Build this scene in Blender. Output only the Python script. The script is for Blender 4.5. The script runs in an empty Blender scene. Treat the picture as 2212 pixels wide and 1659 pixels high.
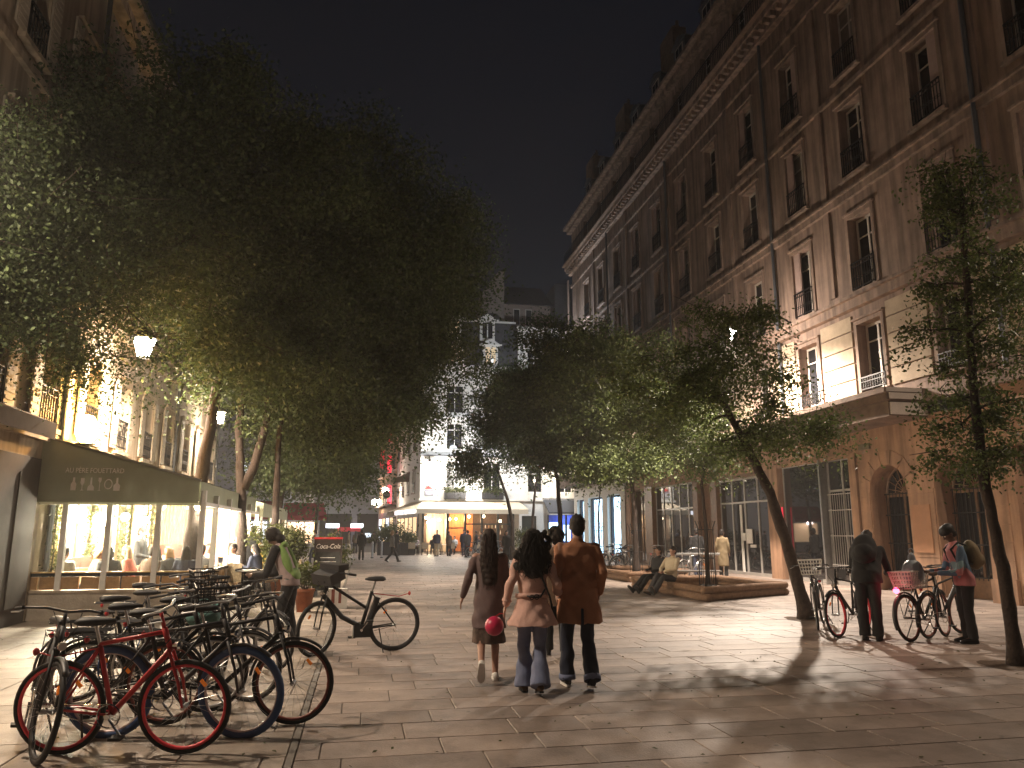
import bpy, bmesh, math, random
import numpy as np
from mathutils import Vector, Matrix
R = math.radians
SC = bpy.context.scene
COL = SC.collection
rnd = random.Random(7)

# ------------------------------------------------------------------ camera
cam_d = bpy.data.cameras.new('camera')
cam = bpy.data.objects.new('camera', cam_d); COL.objects.link(cam)
cam.location = (0, 0, 1.63)
cam.rotation_euler = (R(90) + math.atan(320/1640), 0, -math.atan(326/1671))
cam_d.sensor_width = 36; cam_d.lens = 1640/2212*36
cam_d.clip_end = 600
SC.camera = cam

# ------------------------------------------------------------------ night sky, faint moonlight, exposure
w = bpy.data.worlds.new('World'); SC.world = w; w.use_nodes = True
nt = w.node_tree; bg = nt.nodes['Background']
sky = nt.nodes.new('ShaderNodeTexSky'); sky.sky_type = 'NISHITA'; sky.sun_disc = False
sky.sun_elevation = R(35); sky.sun_rotation = R(200)
mx = nt.nodes.new('ShaderNodeMixRGB'); mx.inputs[0].default_value = 0.985
mx.inputs[2].default_value = (0.026, 0.026, 0.040, 1)          # city glow on the night haze
nt.links.new(sky.outputs[0], mx.inputs[1]); nt.links.new(mx.outputs[0], bg.inputs[0])
bg.inputs[1].default_value = 0.075
moon = bpy.data.lights.new('moon', 'SUN'); moon.energy = 0.006; moon.angle = R(0.5); moon.color = (1, .95, .88)
mo = bpy.data.objects.new('moon', moon); COL.objects.link(mo); mo.rotation_euler = (R(55), 0, R(-20))
SC.view_settings.view_transform = 'Standard'; SC.view_settings.look = 'None'
SC.view_settings.exposure = 0.38; SC.view_settings.gamma = 1
try: SC.view_settings.use_curve_mapping = False
except Exception: pass
SC.cycles.use_denoising = True
SC.cycles.max_bounces = 5; SC.cycles.diffuse_bounces = 3; SC.cycles.glossy_bounces = 3
SC.cycles.transmission_bounces = 4; SC.cycles.transparent_max_bounces = 10
SC.cycles.sample_clamp_indirect = 4; SC.cycles.sample_clamp_direct = 0
SC.cycles.caustics_reflective = False; SC.cycles.caustics_refractive = False

# ------------------------------------------------------------------ materials
MATS = {}
def mat(name, col=(.5, .5, .5), rough=.7, metal=0., var=.15, scale=6., bump=0., bscale=40., emit=0., ecol=None, coat=0., island=0., streak=0.):
    if name in MATS: return MATS[name]
    m = bpy.data.materials.new(name); m.use_nodes = True; t = m.node_tree; b = t.nodes['Principled BSDF']
    b.inputs['Roughness'].default_value = rough; b.inputs['Metallic'].default_value = metal
    if coat: b.inputs['Coat Weight'].default_value = coat
    tc = t.nodes.new('ShaderNodeTexCoord')
    if var > 0:
        n = t.nodes.new('ShaderNodeTexNoise'); n.inputs['Scale'].default_value = scale; n.inputs['Detail'].default_value = 5
        n.inputs['Roughness'].default_value = .65
        t.links.new(tc.outputs['Object'], n.inputs['Vector'])
        r = t.nodes.new('ShaderNodeValToRGB')
        r.color_ramp.elements[0].position = .3; r.color_ramp.elements[1].position = .72
        r.color_ramp.elements[0].color = (*[c*(1-var) for c in col], 1); r.color_ramp.elements[1].color = (*[min(1, c*(1+var)) for c in col], 1)
        t.links.new(n.outputs['Fac'], r.inputs['Fac']); out = r.outputs[0]
        if island:
            gi = t.nodes.new('ShaderNodeNewGeometry'); mr = t.nodes.new('ShaderNodeMapRange')
            mr.inputs[3].default_value = 1-island; mr.inputs[4].default_value = 1+island
            t.links.new(gi.outputs['Random Per Island'], mr.inputs[0])
            mm = t.nodes.new('ShaderNodeVectorMath'); mm.operation = 'SCALE'
            t.links.new(out, mm.inputs[0]); t.links.new(mr.outputs[0], mm.inputs['Scale']); out = mm.outputs[0]
        if streak:
            mp = t.nodes.new('ShaderNodeMapping'); mp.inputs['Scale'].default_value = (2.6, 2.6, .22); t.links.new(tc.outputs['Object'], mp.inputs[0])
            ns = t.nodes.new('ShaderNodeTexNoise'); ns.inputs['Scale'].default_value = 1.6; ns.inputs['Detail'].default_value = 7; t.links.new(mp.outputs[0], ns.inputs['Vector'])
            ms = t.nodes.new('ShaderNodeMapRange'); ms.inputs[1].default_value = .35; ms.inputs[2].default_value = .62; ms.inputs[3].default_value = 1-streak; ms.inputs[4].default_value = 1.08; t.links.new(ns.outputs['Fac'], ms.inputs[0])
            vs_ = t.nodes.new('ShaderNodeVectorMath'); vs_.operation = 'SCALE'; t.links.new(out, vs_.inputs[0]); t.links.new(ms.outputs[0], vs_.inputs['Scale']); out = vs_.outputs[0]
        t.links.new(out, b.inputs['Base Color'])
    else: b.inputs['Base Color'].default_value = (*col, 1)
    if bump:
        n2 = t.nodes.new('ShaderNodeTexNoise'); n2.inputs['Scale'].default_value = bscale; n2.inputs['Detail'].default_value = 4
        t.links.new(tc.outputs['Object'], n2.inputs['Vector'])
        bp = t.nodes.new('ShaderNodeBump'); bp.inputs['Strength'].default_value = bump; bp.inputs['Distance'].default_value = .02
        t.links.new(n2.outputs['Fac'], bp.inputs['Height']); t.links.new(bp.outputs[0], b.inputs['Normal'])
    if emit:
        b.inputs['Emission Color'].default_value = (*(ecol or col), 1); b.inputs['Emission Strength'].default_value = emit
    MATS[name] = m; return m

def leaf_mat(name, col, trans=.35):
    m = bpy.data.materials.new(name); m.use_nodes = True; t = m.node_tree
    for n in list(t.nodes): t.nodes.remove(n)
    o = t.nodes.new('ShaderNodeOutputMaterial'); gi = t.nodes.new('ShaderNodeNewGeometry')
    r = t.nodes.new('ShaderNodeValToRGB'); e = r.color_ramp.elements
    e[0].color = (*[c*.55 for c in col], 1); e[1].color = (col[0]*1.5, col[1]*1.35, col[2]*1.1, 1)
    t.links.new(gi.outputs['Random Per Island'], r.inputs[0])
    d = t.nodes.new('ShaderNodeBsdfPrincipled'); d.inputs['Roughness'].default_value = .62
    tr = t.nodes.new('ShaderNodeBsdfTranslucent'); mxs = t.nodes.new('ShaderNodeMixShader'); mxs.inputs[0].default_value = trans
    t.links.new(r.outputs[0], d.inputs['Base Color']); t.links.new(r.outputs[0], tr.inputs[0])
    t.links.new(d.outputs[0], mxs.inputs[1]); t.links.new(tr.outputs[0], mxs.inputs[2]); t.links.new(mxs.outputs[0], o.inputs[0])
    return m

def glass_mat(name, tint=(.9, .92, .9), refl=.12):
    m = bpy.data.materials.new(name); m.use_nodes = True; t = m.node_tree
    for n in list(t.nodes): t.nodes.remove(n)
    o = t.nodes.new('ShaderNodeOutputMaterial'); tr = t.nodes.new('ShaderNodeBsdfTransparent'); tr.inputs[0].default_value = (*tint, 1)
    g = t.nodes.new('ShaderNodeBsdfGlossy'); g.inputs['Roughness'].default_value = .03
    f = t.nodes.new('ShaderNodeFresnel'); f.inputs[0].default_value = 1.45
    ma = t.nodes.new('ShaderNodeMath'); ma.operation = 'MAXIMUM'; ma.inputs[1].default_value = refl
    t.links.new(f.outputs[0], ma.inputs[0])
    mxs = t.nodes.new('ShaderNodeMixShader'); t.links.new(ma.outputs[0], mxs.inputs[0])
    t.links.new(tr.outputs[0], mxs.inputs[1]); t.links.new(g.outputs[0], mxs.inputs[2]); t.links.new(mxs.outputs[0], o.inputs[0])
    return m

M = dict(
 stone=mat('warm_limestone', (.29, .205, .165), .85, var=.24, scale=1.3, bump=.25, bscale=18, streak=.5),
 stone2=mat('limestone_blocks', (.42, .34, .25), .85, var=.2, scale=2.2, bump=.3, bscale=22),
 stoned=mat('shopfront_stone', (.34, .20, .125), .8, var=.22, scale=1.6, bump=.25, bscale=20, streak=.35),
 cornice=mat('cornice_stone', (.29, .21, .17), .85, var=.28, scale=2.5, bump=.3, bscale=25, streak=.5),
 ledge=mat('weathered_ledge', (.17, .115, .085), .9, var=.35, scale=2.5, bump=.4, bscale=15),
 zinc=mat('zinc_roof', (.09, .10, .115), .5, .3, var=.2, scale=2),
 slate=mat('slate_roof', (.045, .047, .055), .6, var=.3, scale=5),
 plaster=mat('white_plaster', (.66, .64, .60), .85, var=.07, scale=.8, bump=.12, bscale=20),
 plaster2=mat('grey_plaster', (.34, .34, .37), .9, var=.12, scale=.7),
 cream=mat('cream_render', (.50, .41, .31), .85, var=.16, scale=1.1, bump=.2, bscale=15, streak=.4),
 pink=mat('pink_render', (.44, .30, .27), .85, var=.12, scale=1),
 ochre=mat('ochre_render', (.40, .23, .12), .85, var=.12, scale=1),
 frame=mat('window_frame_white', (.50, .45, .40), .55, var=.08),
 shutter=mat('shutter_panel', (.40, .29, .26), .7, var=.1),
 panec=mat('curtained_window_pane', (.16, .13, .11), .35, var=.3, scale=3),
 pane=mat('dark_window_pane', (.012, .013, .016), .04, var=0),
 shopglass=mat('dark_shop_glass', (.012, .013, .015), .02, var=0, coat=.6),
 iron=mat('black_ironwork', (.018, .018, .02), .5, .6, var=.1),
 wood=mat('shop_wood', (.15, .075, .035), .5, var=.3, scale=9),
 greyframe=mat('grey_door_frame', (.42, .40, .38), .4, .3, var=.08),
 red=mat('red_paint', (.40, .02, .025), .4, var=.1),
 log=mat('log_bark', (.17, .10, .06), .9, var=.35, scale=12, bump=.6, bscale=60),
 logend=mat('log_cut_end', (.42, .28, .16), .8, var=.25, scale=20),
 soil=mat('bare_soil', (.10, .07, .05), 1, var=.4, scale=15, bump=.7, bscale=60),
 bark=mat('tree_bark', (.038, .026, .021), .95, var=.4, scale=14, bump=1.0, bscale=22),
 steel=mat('galvanised_steel', (.42, .42, .42), .35, .9, var=.1),
 chrome=mat('polished_metal', (.6, .6, .6), .15, 1, var=0),
 bluetyre=mat('blue_rubber', (.03, .075, .20), .6, var=.05),
 palerim=mat('pale_rim', (.52, .42, .42), .35, .2, var=.05),
 redrim=mat('bright_red_rim', (.72, .05, .07), .4, var=.05),
 rubber=mat('black_rubber', (.012, .012, .013), .75, var=.1),
 black=mat('black_paint', (.010, .010, .012), .6, var=.05),
 dkgrey=mat('dark_grey_plastic', (.03, .03, .034), .5, var=.1),
 skin=mat('skin', (.40, .23, .17), .5, var=.08, scale=20),
 skind=mat('skin_dark', (.09, .05, .035), .5, var=.08, scale=20),
 hair=mat('dark_hair', (.010, .006, .005), .7, var=.4, scale=60, bump=.5, bscale=120),
 hairb=mat('brown_hair', (.022, .011, .008), .65, var=.45, scale=50, bump=.5, bscale=110),
 hairbl=mat('fair_hair', (.25, .15, .07), .5, var=.3, scale=50),
 awn=mat('sage_green_awning', (.36, .39, .29), .85, var=.1, scale=2, bump=.1, bscale=60),
 awncream=mat('cream_awning', (.62, .52, .38), .85, var=.06, scale=1),
 awndark=mat('dark_blue_awning', (.04, .045, .06), .85, var=.1),
 awnred=mat('dark_red_awning', (.28, .02, .03), .8, var=.1),
 white=mat('white_paint', (.72, .70, .66), .5, var=.06),
 print=mat('white_awning_print', (.93, .91, .88), .8, var=.03),
 wicker=mat('wicker', (.20, .12, .06), .7, var=.4, scale=30, bump=.5, bscale=90),
 curtain=mat('cream_curtain', (.62, .46, .27), .9, var=.18, scale=5),
 brickred=mat('red_bench_leather', (.20, .05, .035), .5, var=.2),
 terrawall=mat('terrace_low_wall', (.36, .31, .25), .9, var=.3, scale=2.4, bump=.35, bscale=18),
 panel=mat('golden_wood_panel', (.36, .21, .09), .45, var=.25, scale=7),
 pottery=mat('terracotta_pot', (.30, .09, .035), .8, var=.2),
 leafpot=leaf_mat('shrub_leaf', (.06, .075, .02)),
 leafA=leaf_mat('tree_leaf', (.066, .10, .046), .38),
 leafB=leaf_mat('young_tree_leaf', (.08, .115, .04), .35),
 glass=glass_mat('clear_glass'),
 e_lamp=mat('lamp_glow', (1, .9, .75), emit=60, ecol=(1, .86, .66), var=0),
 e_lampw=mat('cool_lamp_glow', (1, 1, 1), emit=40, ecol=(1, .9, .85), var=0),
 e_orange=mat('sodium_lamp_glow', (1, .7, .3), emit=35, ecol=(1, .62, .2), var=0),
 e_warm=mat('warm_bulb_glow', (1, .8, .5), emit=14, ecol=(1, .78, .48), var=0),
 e_blue=mat('shop_window_light', (.6, .85, 1), emit=2.8, ecol=(.50, .78, 1), var=0),
 e_white=mat('white_sign_light', (1, 1, 1), emit=3.0, ecol=(.86, .88, 1), var=0),
 e_red=mat('red_sign_light', (1, .05, .1), emit=.55, ecol=(1, .03, .08), var=0),
 e_redd=mat('dim_red_sign_light', (.6, .02, .04), emit=.16, ecol=(1, .02, .06), var=0),
 e_redhot=mat('rear_light_glow', (1, .1, .15), emit=14, ecol=(1, .04, .10), var=0),
 e_win=mat('lit_room_light', (1, .8, .5), emit=.9, ecol=(1, .66, .36), var=0),
 e_winw=mat('cool_lit_room_light', (1, 1, 1), emit=1.3, ecol=(.75, .85, 1), var=0),
 e_dimwin=mat('dim_lit_room_light', (1, .8, .5), emit=.10, ecol=(1, .62, .38), var=0),
 e_green=mat('green_sign_light', (.1, 1, .6), emit=2.0, ecol=(.05, .9, .55), var=0),
 reflector=mat('orange_reflector', (.75, .18, .02), .25, var=0, emit=.10, ecol=(1, .25, .02)),
)

for k_, c_, f_ in (('awn', (.34, .37, .27, 1), .0015),):
    t_ = M[k_].node_tree; pb_ = t_.nodes['Principled BSDF']; tl_ = t_.nodes.new('ShaderNodeBsdfTranslucent'); tl_.inputs[0].default_value = c_
    mx_ = t_.nodes.new('ShaderNodeMixShader'); mx_.inputs[0].default_value = f_; t_.links.new(pb_.outputs[0], mx_.inputs[1]); t_.links.new(tl_.outputs[0], mx_.inputs[2])
    t_.links.new(mx_.outputs[0], [n for n in t_.nodes if n.type == 'OUTPUT_MATERIAL'][0].inputs[0])       # cloth lets the terrace light through

# ------------------------------------------------------------------ mesh helpers
class MB:
    """collects closed pieces; build() links them as one mesh object"""
    def __init__(s): s.v = []; s.f = []; s.m = []; s.mi = 0
    def _add(s, vs, fs):
        n = len(s.v); s.v += [tuple(v) for v in vs]; s.f += [tuple(n+i for i in f) for f in fs]; s.m += [s.mi]*len(fs); return s
    def box(s, x0, x1, y0, y1, z0, z1):
        return s._add([(x0, y0, z0), (x1, y0, z0), (x1, y1, z0), (x0, y1, z0), (x0, y0, z1), (x1, y0, z1), (x1, y1, z1), (x0, y1, z1)],
                      [(0, 3, 2, 1), (4, 5, 6, 7), (0, 1, 5, 4), (1, 2, 6, 5), (2, 3, 7, 6), (3, 0, 4, 7)])
    def cbox(s, c, d, rot=None):
        m = rot or Matrix.Identity(3); vs = []
        for z in (-.5, .5):
            for x, y in ((-.5, -.5), (.5, -.5), (.5, .5), (-.5, .5)):
                vs.append(Vector(c) + m @ Vector((x*d[0], y*d[1], z*d[2])))
        return s._add(vs, [(0, 3, 2, 1), (4, 5, 6, 7), (0, 1, 5, 4), (1, 2, 6, 5), (2, 3, 7, 6), (3, 0, 4, 7)])
    def quad(s, *p): return s._add(p, [tuple(range(len(p)))])
    def tube(s, pts, rad, n=8, cap=True, flat=None):
        pts = [Vector(p) for p in pts]; k = len(pts)
        if not hasattr(rad, '__len__'): rad = [rad]*k
        vs = []; prev = None
        for i, p in enumerate(pts):
            d = (pts[min(i+1, k-1)] - pts[max(i-1, 0)])
            d = d.normalized() if d.length > 1e-9 else Vector((0, 0, 1))
            if prev is None:
                a = Vector((0, 0, 1)) if abs(d.z) < .9 else Vector((1, 0, 0)); u = d.cross(a).normalized()
            else:
                u = prev - d*prev.dot(d); u = u.normalized() if u.length > 1e-6 else d.orthogonal().normalized()
            prev = u; v = d.cross(u)
            for j in range(n):
                t = 2*math.pi*j/n; vs.append(p + (u*math.cos(t) + v*math.sin(t))*rad[i])
        fs = [(i*n+j, i*n+(j+1) % n, (i+1)*n+(j+1) % n, (i+1)*n+j) for i in range(k-1) for j in range(n)]
        if cap: fs += [tuple(range(n))[::-1], tuple((k-1)*n+j for j in range(n))]
        return s._add(vs, fs)
    def loft(s, rings):
        n = len(rings[0]); k = len(rings); vs = [p for r in rings for p in r]
        fs = [(i*n+j, i*n+(j+1) % n, (i+1)*n+(j+1) % n, (i+1)*n+j) for i in range(k-1) for j in range(n)]
        fs += [tuple(range(n))[::-1], tuple((k-1)*n+j for j in range(n))]
        return s._add(vs, fs)
    def lathe(s, prof, n=12, c=(0, 0, 0), axis='z'):
        rings = []
        for r, h in prof:
            ring = []
            for j in range(n):
                t = 2*math.pi*j/n; a, b = r*math.cos(t), r*math.sin(t)
                ring.append((c[0]+a, c[1]+b, c[2]+h) if axis == 'z' else ((c[0]+a, c[1]+h, c[2]+b) if axis == 'y' else (c[0]+h, c[1]+a, c[2]+b)))
            rings.append(ring)
        return s.loft(rings)
    def torus(s, c, Rr, r, n=32, k=8, axis='y', a0=0, a1=2*math.pi, sx=1.):
        full = abs(a1-a0-2*math.pi) < 1e-6; cnt = n if full else n+1; vs = []
        for i in range(cnt):
            t = a0+(a1-a0)*i/n
            for j in range(k):
                q = 2*math.pi*j/k; rr = Rr+r*math.cos(q); h = r*sx*math.sin(q)
                p = (rr*math.cos(t), h, rr*math.sin(t)) if axis == 'y' else ((rr*math.cos(t), rr*math.sin(t), h) if axis == 'z' else (h, rr*math.cos(t), rr*math.sin(t)))
                vs.append((c[0]+p[0], c[1]+p[1], c[2]+p[2]))
        fs = [(i*k+j, i*k+(j+1) % k, ((i+1) % cnt)*k+(j+1) % k, ((i+1) % cnt)*k+j) for i in range(n) for j in range(k)]
        if not full: fs += [tuple(range(k))[::-1], tuple(n*k+j for j in range(k))]
        return s._add(vs, fs)
    def ell(s, c, r, n=14, k=9, rot=None):
        m = rot or Matrix.Identity(3); c = Vector(c); vs = [c + m @ Vector((0, 0, r[2]))]
        for i in range(1, k):
            ph = math.pi*i/k
            for j in range(n):
                t = 2*math.pi*j/n; vs.append(c + m @ Vector((r[0]*math.sin(ph)*math.cos(t), r[1]*math.sin(ph)*math.sin(t), r[2]*math.cos(ph))))
        vs.append(c + m @ Vector((0, 0, -r[2]))); e = len(vs)-1
        fs = [(0, 1+j, 1+(j+1) % n) for j in range(n)]
        fs += [(1+i*n+j, 1+(i+1)*n+j, 1+(i+1)*n+(j+1) % n, 1+i*n+(j+1) % n) for i in range(k-2) for j in range(n)]
        fs += [(e, 1+(k-2)*n+(j+1) % n, 1+(k-2)*n+j) for j in range(n)]
        return s._add(vs, fs)
    def cap(s, a, b, ra, rb, n=12):
        """tapered limb with round ends"""
        a = Vector(a); b = Vector(b); d = (b-a); L = d.length or 1e-6; d = d/L
        pts = []; rad = []
        for t in (1.0, .87, .5): pts.append(a - d*ra*t); rad.append(max(.001, ra*math.sqrt(max(0, 1-t*t))))
        for i in range(5): pts.append(a + d*L*i/4); rad.append(ra+(rb-ra)*i/4)
        for t in (.5, .87, 1.0): pts.append(b + d*rb*t); rad.append(max(.001, rb*math.sqrt(max(0, 1-t*t))))
        u = d.orthogonal().normalized(); v = d.cross(u); rings = []
        for p, r in zip(pts, rad): rings.append([p + (u*math.cos(2*math.pi*j/n)+v*math.sin(2*math.pi*j/n))*r for j in range(n)])
        return s.loft(rings)
    def mesh(s, name, mats, smooth=False):
        me = bpy.data.meshes.new(name); me.from_pydata(s.v, [], s.f)
        if not isinstance(mats, (list, tuple)): mats = [mats]
        for m in mats: me.materials.append(m)
        if len(mats) > 1: me.polygons.foreach_set('material_index', s.m)
        if smooth: me.polygons.foreach_set('use_smooth', [True]*len(me.polygons))
        me.update(); return me
    def build(s, name, mats, parent=None, smooth=False, loc=None, rz=0):
        return obj(name, s.mesh(name, mats, smooth), parent, loc, rz)

def obj(name, me, parent=None, loc=None, rz=0, rot=None):
    o = bpy.data.objects.new(name, me); COL.objects.link(o)
    if parent is not None: o.parent = parent
    if loc is not None: o.location = loc
    if rz: o.rotation_euler = (0, 0, rz)
    if rot: o.rotation_euler = rot
    return o
def tag(o, label=None, cat=None, group=None, kind=None):
    if label: o['label'] = label
    if cat: o['category'] = cat
    if group: o['group'] = group
    if kind: o['kind'] = kind
    return o
def thing(name, label, cat, loc=(0, 0, 0), rz=0, group=None, rot=None):
    o = bpy.data.objects.new(name, None); COL.objects.link(o); o.location = loc
    o.rotation_euler = rot if rot else (0, 0, rz); o.empty_display_size = .2
    return tag(o, label, cat, group)
def part(name, parent, loc=(0, 0, 0), rz=0):
    o = bpy.data.objects.new(name, None); COL.objects.link(o); o.parent = parent; o.location = loc; o.rotation_euler = (0, 0, rz); return o
def copy_tree(o, parent=None, loc=None, rz=None):
    c = o.copy(); COL.objects.link(c)
    if parent is not None: c.parent = parent
    if loc is not None: c.location = loc
    if rz is not None: c.rotation_euler = (0, 0, rz)
    for ch in list(o.children): copy_tree(ch, c)
    return c
def light(name, parent, loc, watts, col, size=.08, kind='POINT', rot=None, spot=None, sx=None, sy=None):
    l = bpy.data.lights.new(name, kind); l.energy = watts; l.color = col
    if kind == 'AREA':
        l.shape = 'RECTANGLE'; l.size = sx; l.size_y = sy
    else: l.shadow_soft_size = size
    if kind == 'SPOT': l.spot_size = spot; l.spot_blend = .6
    o = bpy.data.objects.new(name, l); COL.objects.link(o); o.parent = parent; o.location = loc
    if rot: o.rotation_euler = rot
    return o
CONV = []        # objects whose modifiers / curves are turned into plain meshes at the end
def remesh(mb, name, m, parent, voxel, smooth=4, folds=0., ffreq=30., seed=0):
    o = mb.build(name, m, parent)
    r = o.modifiers.new('r', 'REMESH'); r.mode = 'VOXEL'; r.voxel_size = voxel; r.use_smooth_shade = True
    if smooth: k = o.modifiers.new('s', 'SMOOTH'); k.factor = .6; k.iterations = smooth
    CONV.append((o, folds, ffreq, seed)); return o
def text(body, name, m, parent, loc, size, rot, extrude=.004, align='CENTER', sx=1., shear=0.):
    c = bpy.data.curves.new(name, 'FONT'); c.body = body; c.size = size; c.extrude = extrude; c.align_x = align; c.resolution_u = 3; c.shear = shear
    c.materials.append(m); o = bpy.data.objects.new(name, c); COL.objects.link(o)
    o.parent = parent; o.location = loc; o.rotation_euler = rot; o.scale = (sx, 1, 1)
    CONV.append((o, 0, 0, 0)); return o
def convert_all():
    bpy.context.view_layer.update()
    dg = bpy.context.evaluated_depsgraph_get(); new = []
    for o, folds, ff, seed in CONV:
        me = bpy.data.meshes.new_from_object(o.evaluated_get(dg)); new.append(me)
    for (o, folds, ff, seed), me in zip(CONV, new):
        me.name = o.name
        if folds:
            n = len(me.vertices); co = np.empty(n*3, np.float32); me.vertices.foreach_get('co', co); co = co.reshape(-1, 3)
            no = np.empty(n*3, np.float32); me.vertex_normals.foreach_get('vector', no); no = no.reshape(-1, 3)
            x, y, z = co[:, 0], co[:, 1], co[:, 2]; s = seed*1.7
            th = np.arctan2(y, x)
            d = (np.sin(ff*x+7*np.sin(z*5+s)+s)*.5 + np.sin(ff*.8*y+5*np.sin(z*7+x*9+s*2))*.5 + np.sin(ff*1.3*z+6*np.sin(ff*.3*x+s)+4*np.sin(ff*.25*y))*.35)
            co += no*(d*folds)[:, None]; me.vertices.foreach_set('co', co.ravel()); me.update()
        if o.type == 'MESH':
            o.modifiers.clear(); old = o.data; o.data = me; bpy.data.meshes.remove(old)
        else:
            n = bpy.data.objects.new(o.name, me); COL.objects.link(n)
            n.parent = o.parent; n.location = o.location; n.rotation_euler = o.rotation_euler; n.scale = o.scale
            nm = o.name; bpy.data.objects.remove(o); n.name = nm
# ================================================================== GROUND
g = MB(); g.box(-120, 140, -60, 300, -.6, -.03)
tag(g.build('ground', mat('asphalt', (.05, .05, .05), .9, var=.3, scale=3)), kind='structure')
def slabmat(name, col, rough):
    m = mat(name, col, rough, var=.30, scale=1.1, bump=.28, bscale=45, island=.22)
    t = m.node_tree; b = t.nodes['Principled BSDF']; src = b.inputs['Base Color'].links[0].from_socket
    oi = t.nodes.new('ShaderNodeObjectInfo'); mr = t.nodes.new('ShaderNodeMapRange'); mr.inputs[3].default_value = .80; mr.inputs[4].default_value = 1.18
    t.links.new(oi.outputs['Random'], mr.inputs[0]); v = t.nodes.new('ShaderNodeVectorMath'); v.operation = 'SCALE'
    t.links.new(src, v.inputs[0]); t.links.new(mr.outputs[0], v.inputs['Scale'])
    g2 = t.nodes.new('ShaderNodeNewGeometry'); n = t.nodes.new('ShaderNodeTexNoise'); n.inputs['Scale'].default_value = .45; n.inputs['Detail'].default_value = 6
    t.links.new(g2.outputs['Position'], n.inputs['Vector']); m2 = t.nodes.new('ShaderNodeMapRange'); m2.inputs[1].default_value = .35; m2.inputs[2].default_value = .65
    m2.inputs[3].default_value = .70; m2.inputs[4].default_value = 1.15; t.links.new(n.outputs['Fac'], m2.inputs[0])
    v2 = t.nodes.new('ShaderNodeVectorMath'); v2.operation = 'SCALE'; t.links.new(v.outputs[0], v2.inputs[0]); t.links.new(m2.outputs[0], v2.inputs['Scale'])
    t.links.new(v2.outputs[0], b.inputs['Base Color'])
    vo = t.nodes.new('ShaderNodeTexVoronoi'); vo.inputs['Scale'].default_value = 3.2; t.links.new(g2.outputs['Position'], vo.inputs['Vector'])
    sp = t.nodes.new('ShaderNodeMapRange'); sp.inputs[1].default_value = .05; sp.inputs[2].default_value = .075; sp.inputs[3].default_value = .45; sp.inputs[4].default_value = 1; t.links.new(vo.outputs['Distance'], sp.inputs[0])
    nb = t.nodes.new('ShaderNodeTexNoise'); nb.inputs['Scale'].default_value = 2.3; nb.inputs['Detail'].default_value = 8; nb.inputs['Roughness'].default_value = .75; t.links.new(g2.outputs['Position'], nb.inputs['Vector'])
    mb_ = t.nodes.new('ShaderNodeMapRange'); mb_.inputs[1].default_value = .4; mb_.inputs[2].default_value = .52; mb_.inputs[3].default_value = .78; mb_.inputs[4].default_value = 1; t.links.new(nb.outputs['Fac'], mb_.inputs[0])
    mu = t.nodes.new('ShaderNodeMath'); mu.operation = 'MULTIPLY'; t.links.new(sp.outputs[0], mu.inputs[0]); t.links.new(mb_.outputs[0], mu.inputs[1])
    v3 = t.nodes.new('ShaderNodeVectorMath'); v3.operation = 'SCALE'; t.links.new(v2.outputs[0], v3.inputs[0]); t.links.new(mu.outputs[0], v3.inputs['Scale']); t.links.new(v3.outputs[0], b.inputs['Base Color'])
    n3 = t.nodes.new('ShaderNodeMapRange'); n3.inputs[3].default_value = rough-.14; n3.inputs[4].default_value = rough+.14
    t.links.new(n.outputs['Fac'], n3.inputs[0]); t.links.new(n3.outputs[0], b.inputs['Roughness'])
    return m
SLAB = slabmat('paving_slab_stone', (.30, .24, .207), .58)
BAND = slabmat('sidewalk_slab_stone', (.34, .28, .23), .64)
paving = tag(part('paving', None), kind='structure')
bed = MB(); bed.box(-6.1, 16.4, -4, 66, -.029, -.010); bed.build('joint_bed', mat('joint_mortar', (.11, .09, .075), .95), paving)
def slab_mb(mb, x, y, w_, l, z, ch=.006):
    a, b, c, d = x+.003, x+w_-.003, y+.003, y+l-.003
    top = [(a+ch, c+ch, z), (b-ch, c+ch, z), (b-ch, d-ch, z), (a+ch, d-ch, z)]
    low = [(a, c, -.012), (b, c, -.012), (b, d, -.012), (a, d, -.012)]
    mb._add(low+top, [(4, 5, 6, 7), (0, 1, 5, 4), (1, 2, 6, 5), (2, 3, 7, 6), (3, 0, 4, 7)])
fx, fy = math.sin(.1927), math.cos(.1927)
near = []; far = MB(); sr = random.Random(3)
y = -3.5
row = 0
while y < 65:
    h = .46 if row % 3 else .52
    x = -.42 + sr.uniform(-.9, 0); x0 = -.42
    while x < 16.3:
        l = sr.choice([.62, .78, .92, 1.05]); a = max(x, x0); b = min(x+l, 16.35)
        if b-a > .12: near.append((a, y, b-a, h))
        x += l
    y += h; row += 1
bandl = []
y = -3.5; row = 0
while y < 65:
    h = .75
    x = -6.05 + (row % 2)*.6 - .6
    while x < -.48:
        a, b = max(x, -6.05), min(x+1.2, -.48)
        if b-a > .1: bandl.append((a, y, b-a, h))
        x += 1.2
    y += h; row += 1
def vis(s):
    cx, cy = s[0]+s[2]/2, s[1]+s[3]/2; dep = cx*fx+cy*fy; lat = cx*fy-cy*fx
    return dep > 4.2 and abs(lat) < dep*.70+.5, dep
vs = sorted([s for s in near if vis(s)[0]], key=lambda s: vis(s)[1])
rest = [s for s in near if s not in set(vs[:232])]
meshcache = {}
def place_slab(s, M_, nm, zz):
    k = (round(s[2], 2), round(s[3], 2), zz, nm)
    if k not in meshcache:
        b = MB(); slab_mb(b, -k[0]/2, -k[1]/2, k[0], k[1], 0.0); meshcache[k] = b.mesh(nm, M_)
    o = obj(nm, meshcache[k], paving, (s[0]+s[2]/2, s[1]+s[3]/2, sr.uniform(-.0015, .0015)), sr.uniform(-.002, .002))
for s in vs[:232]: place_slab(s, SLAB, 'paving_slab', 0)
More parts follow.
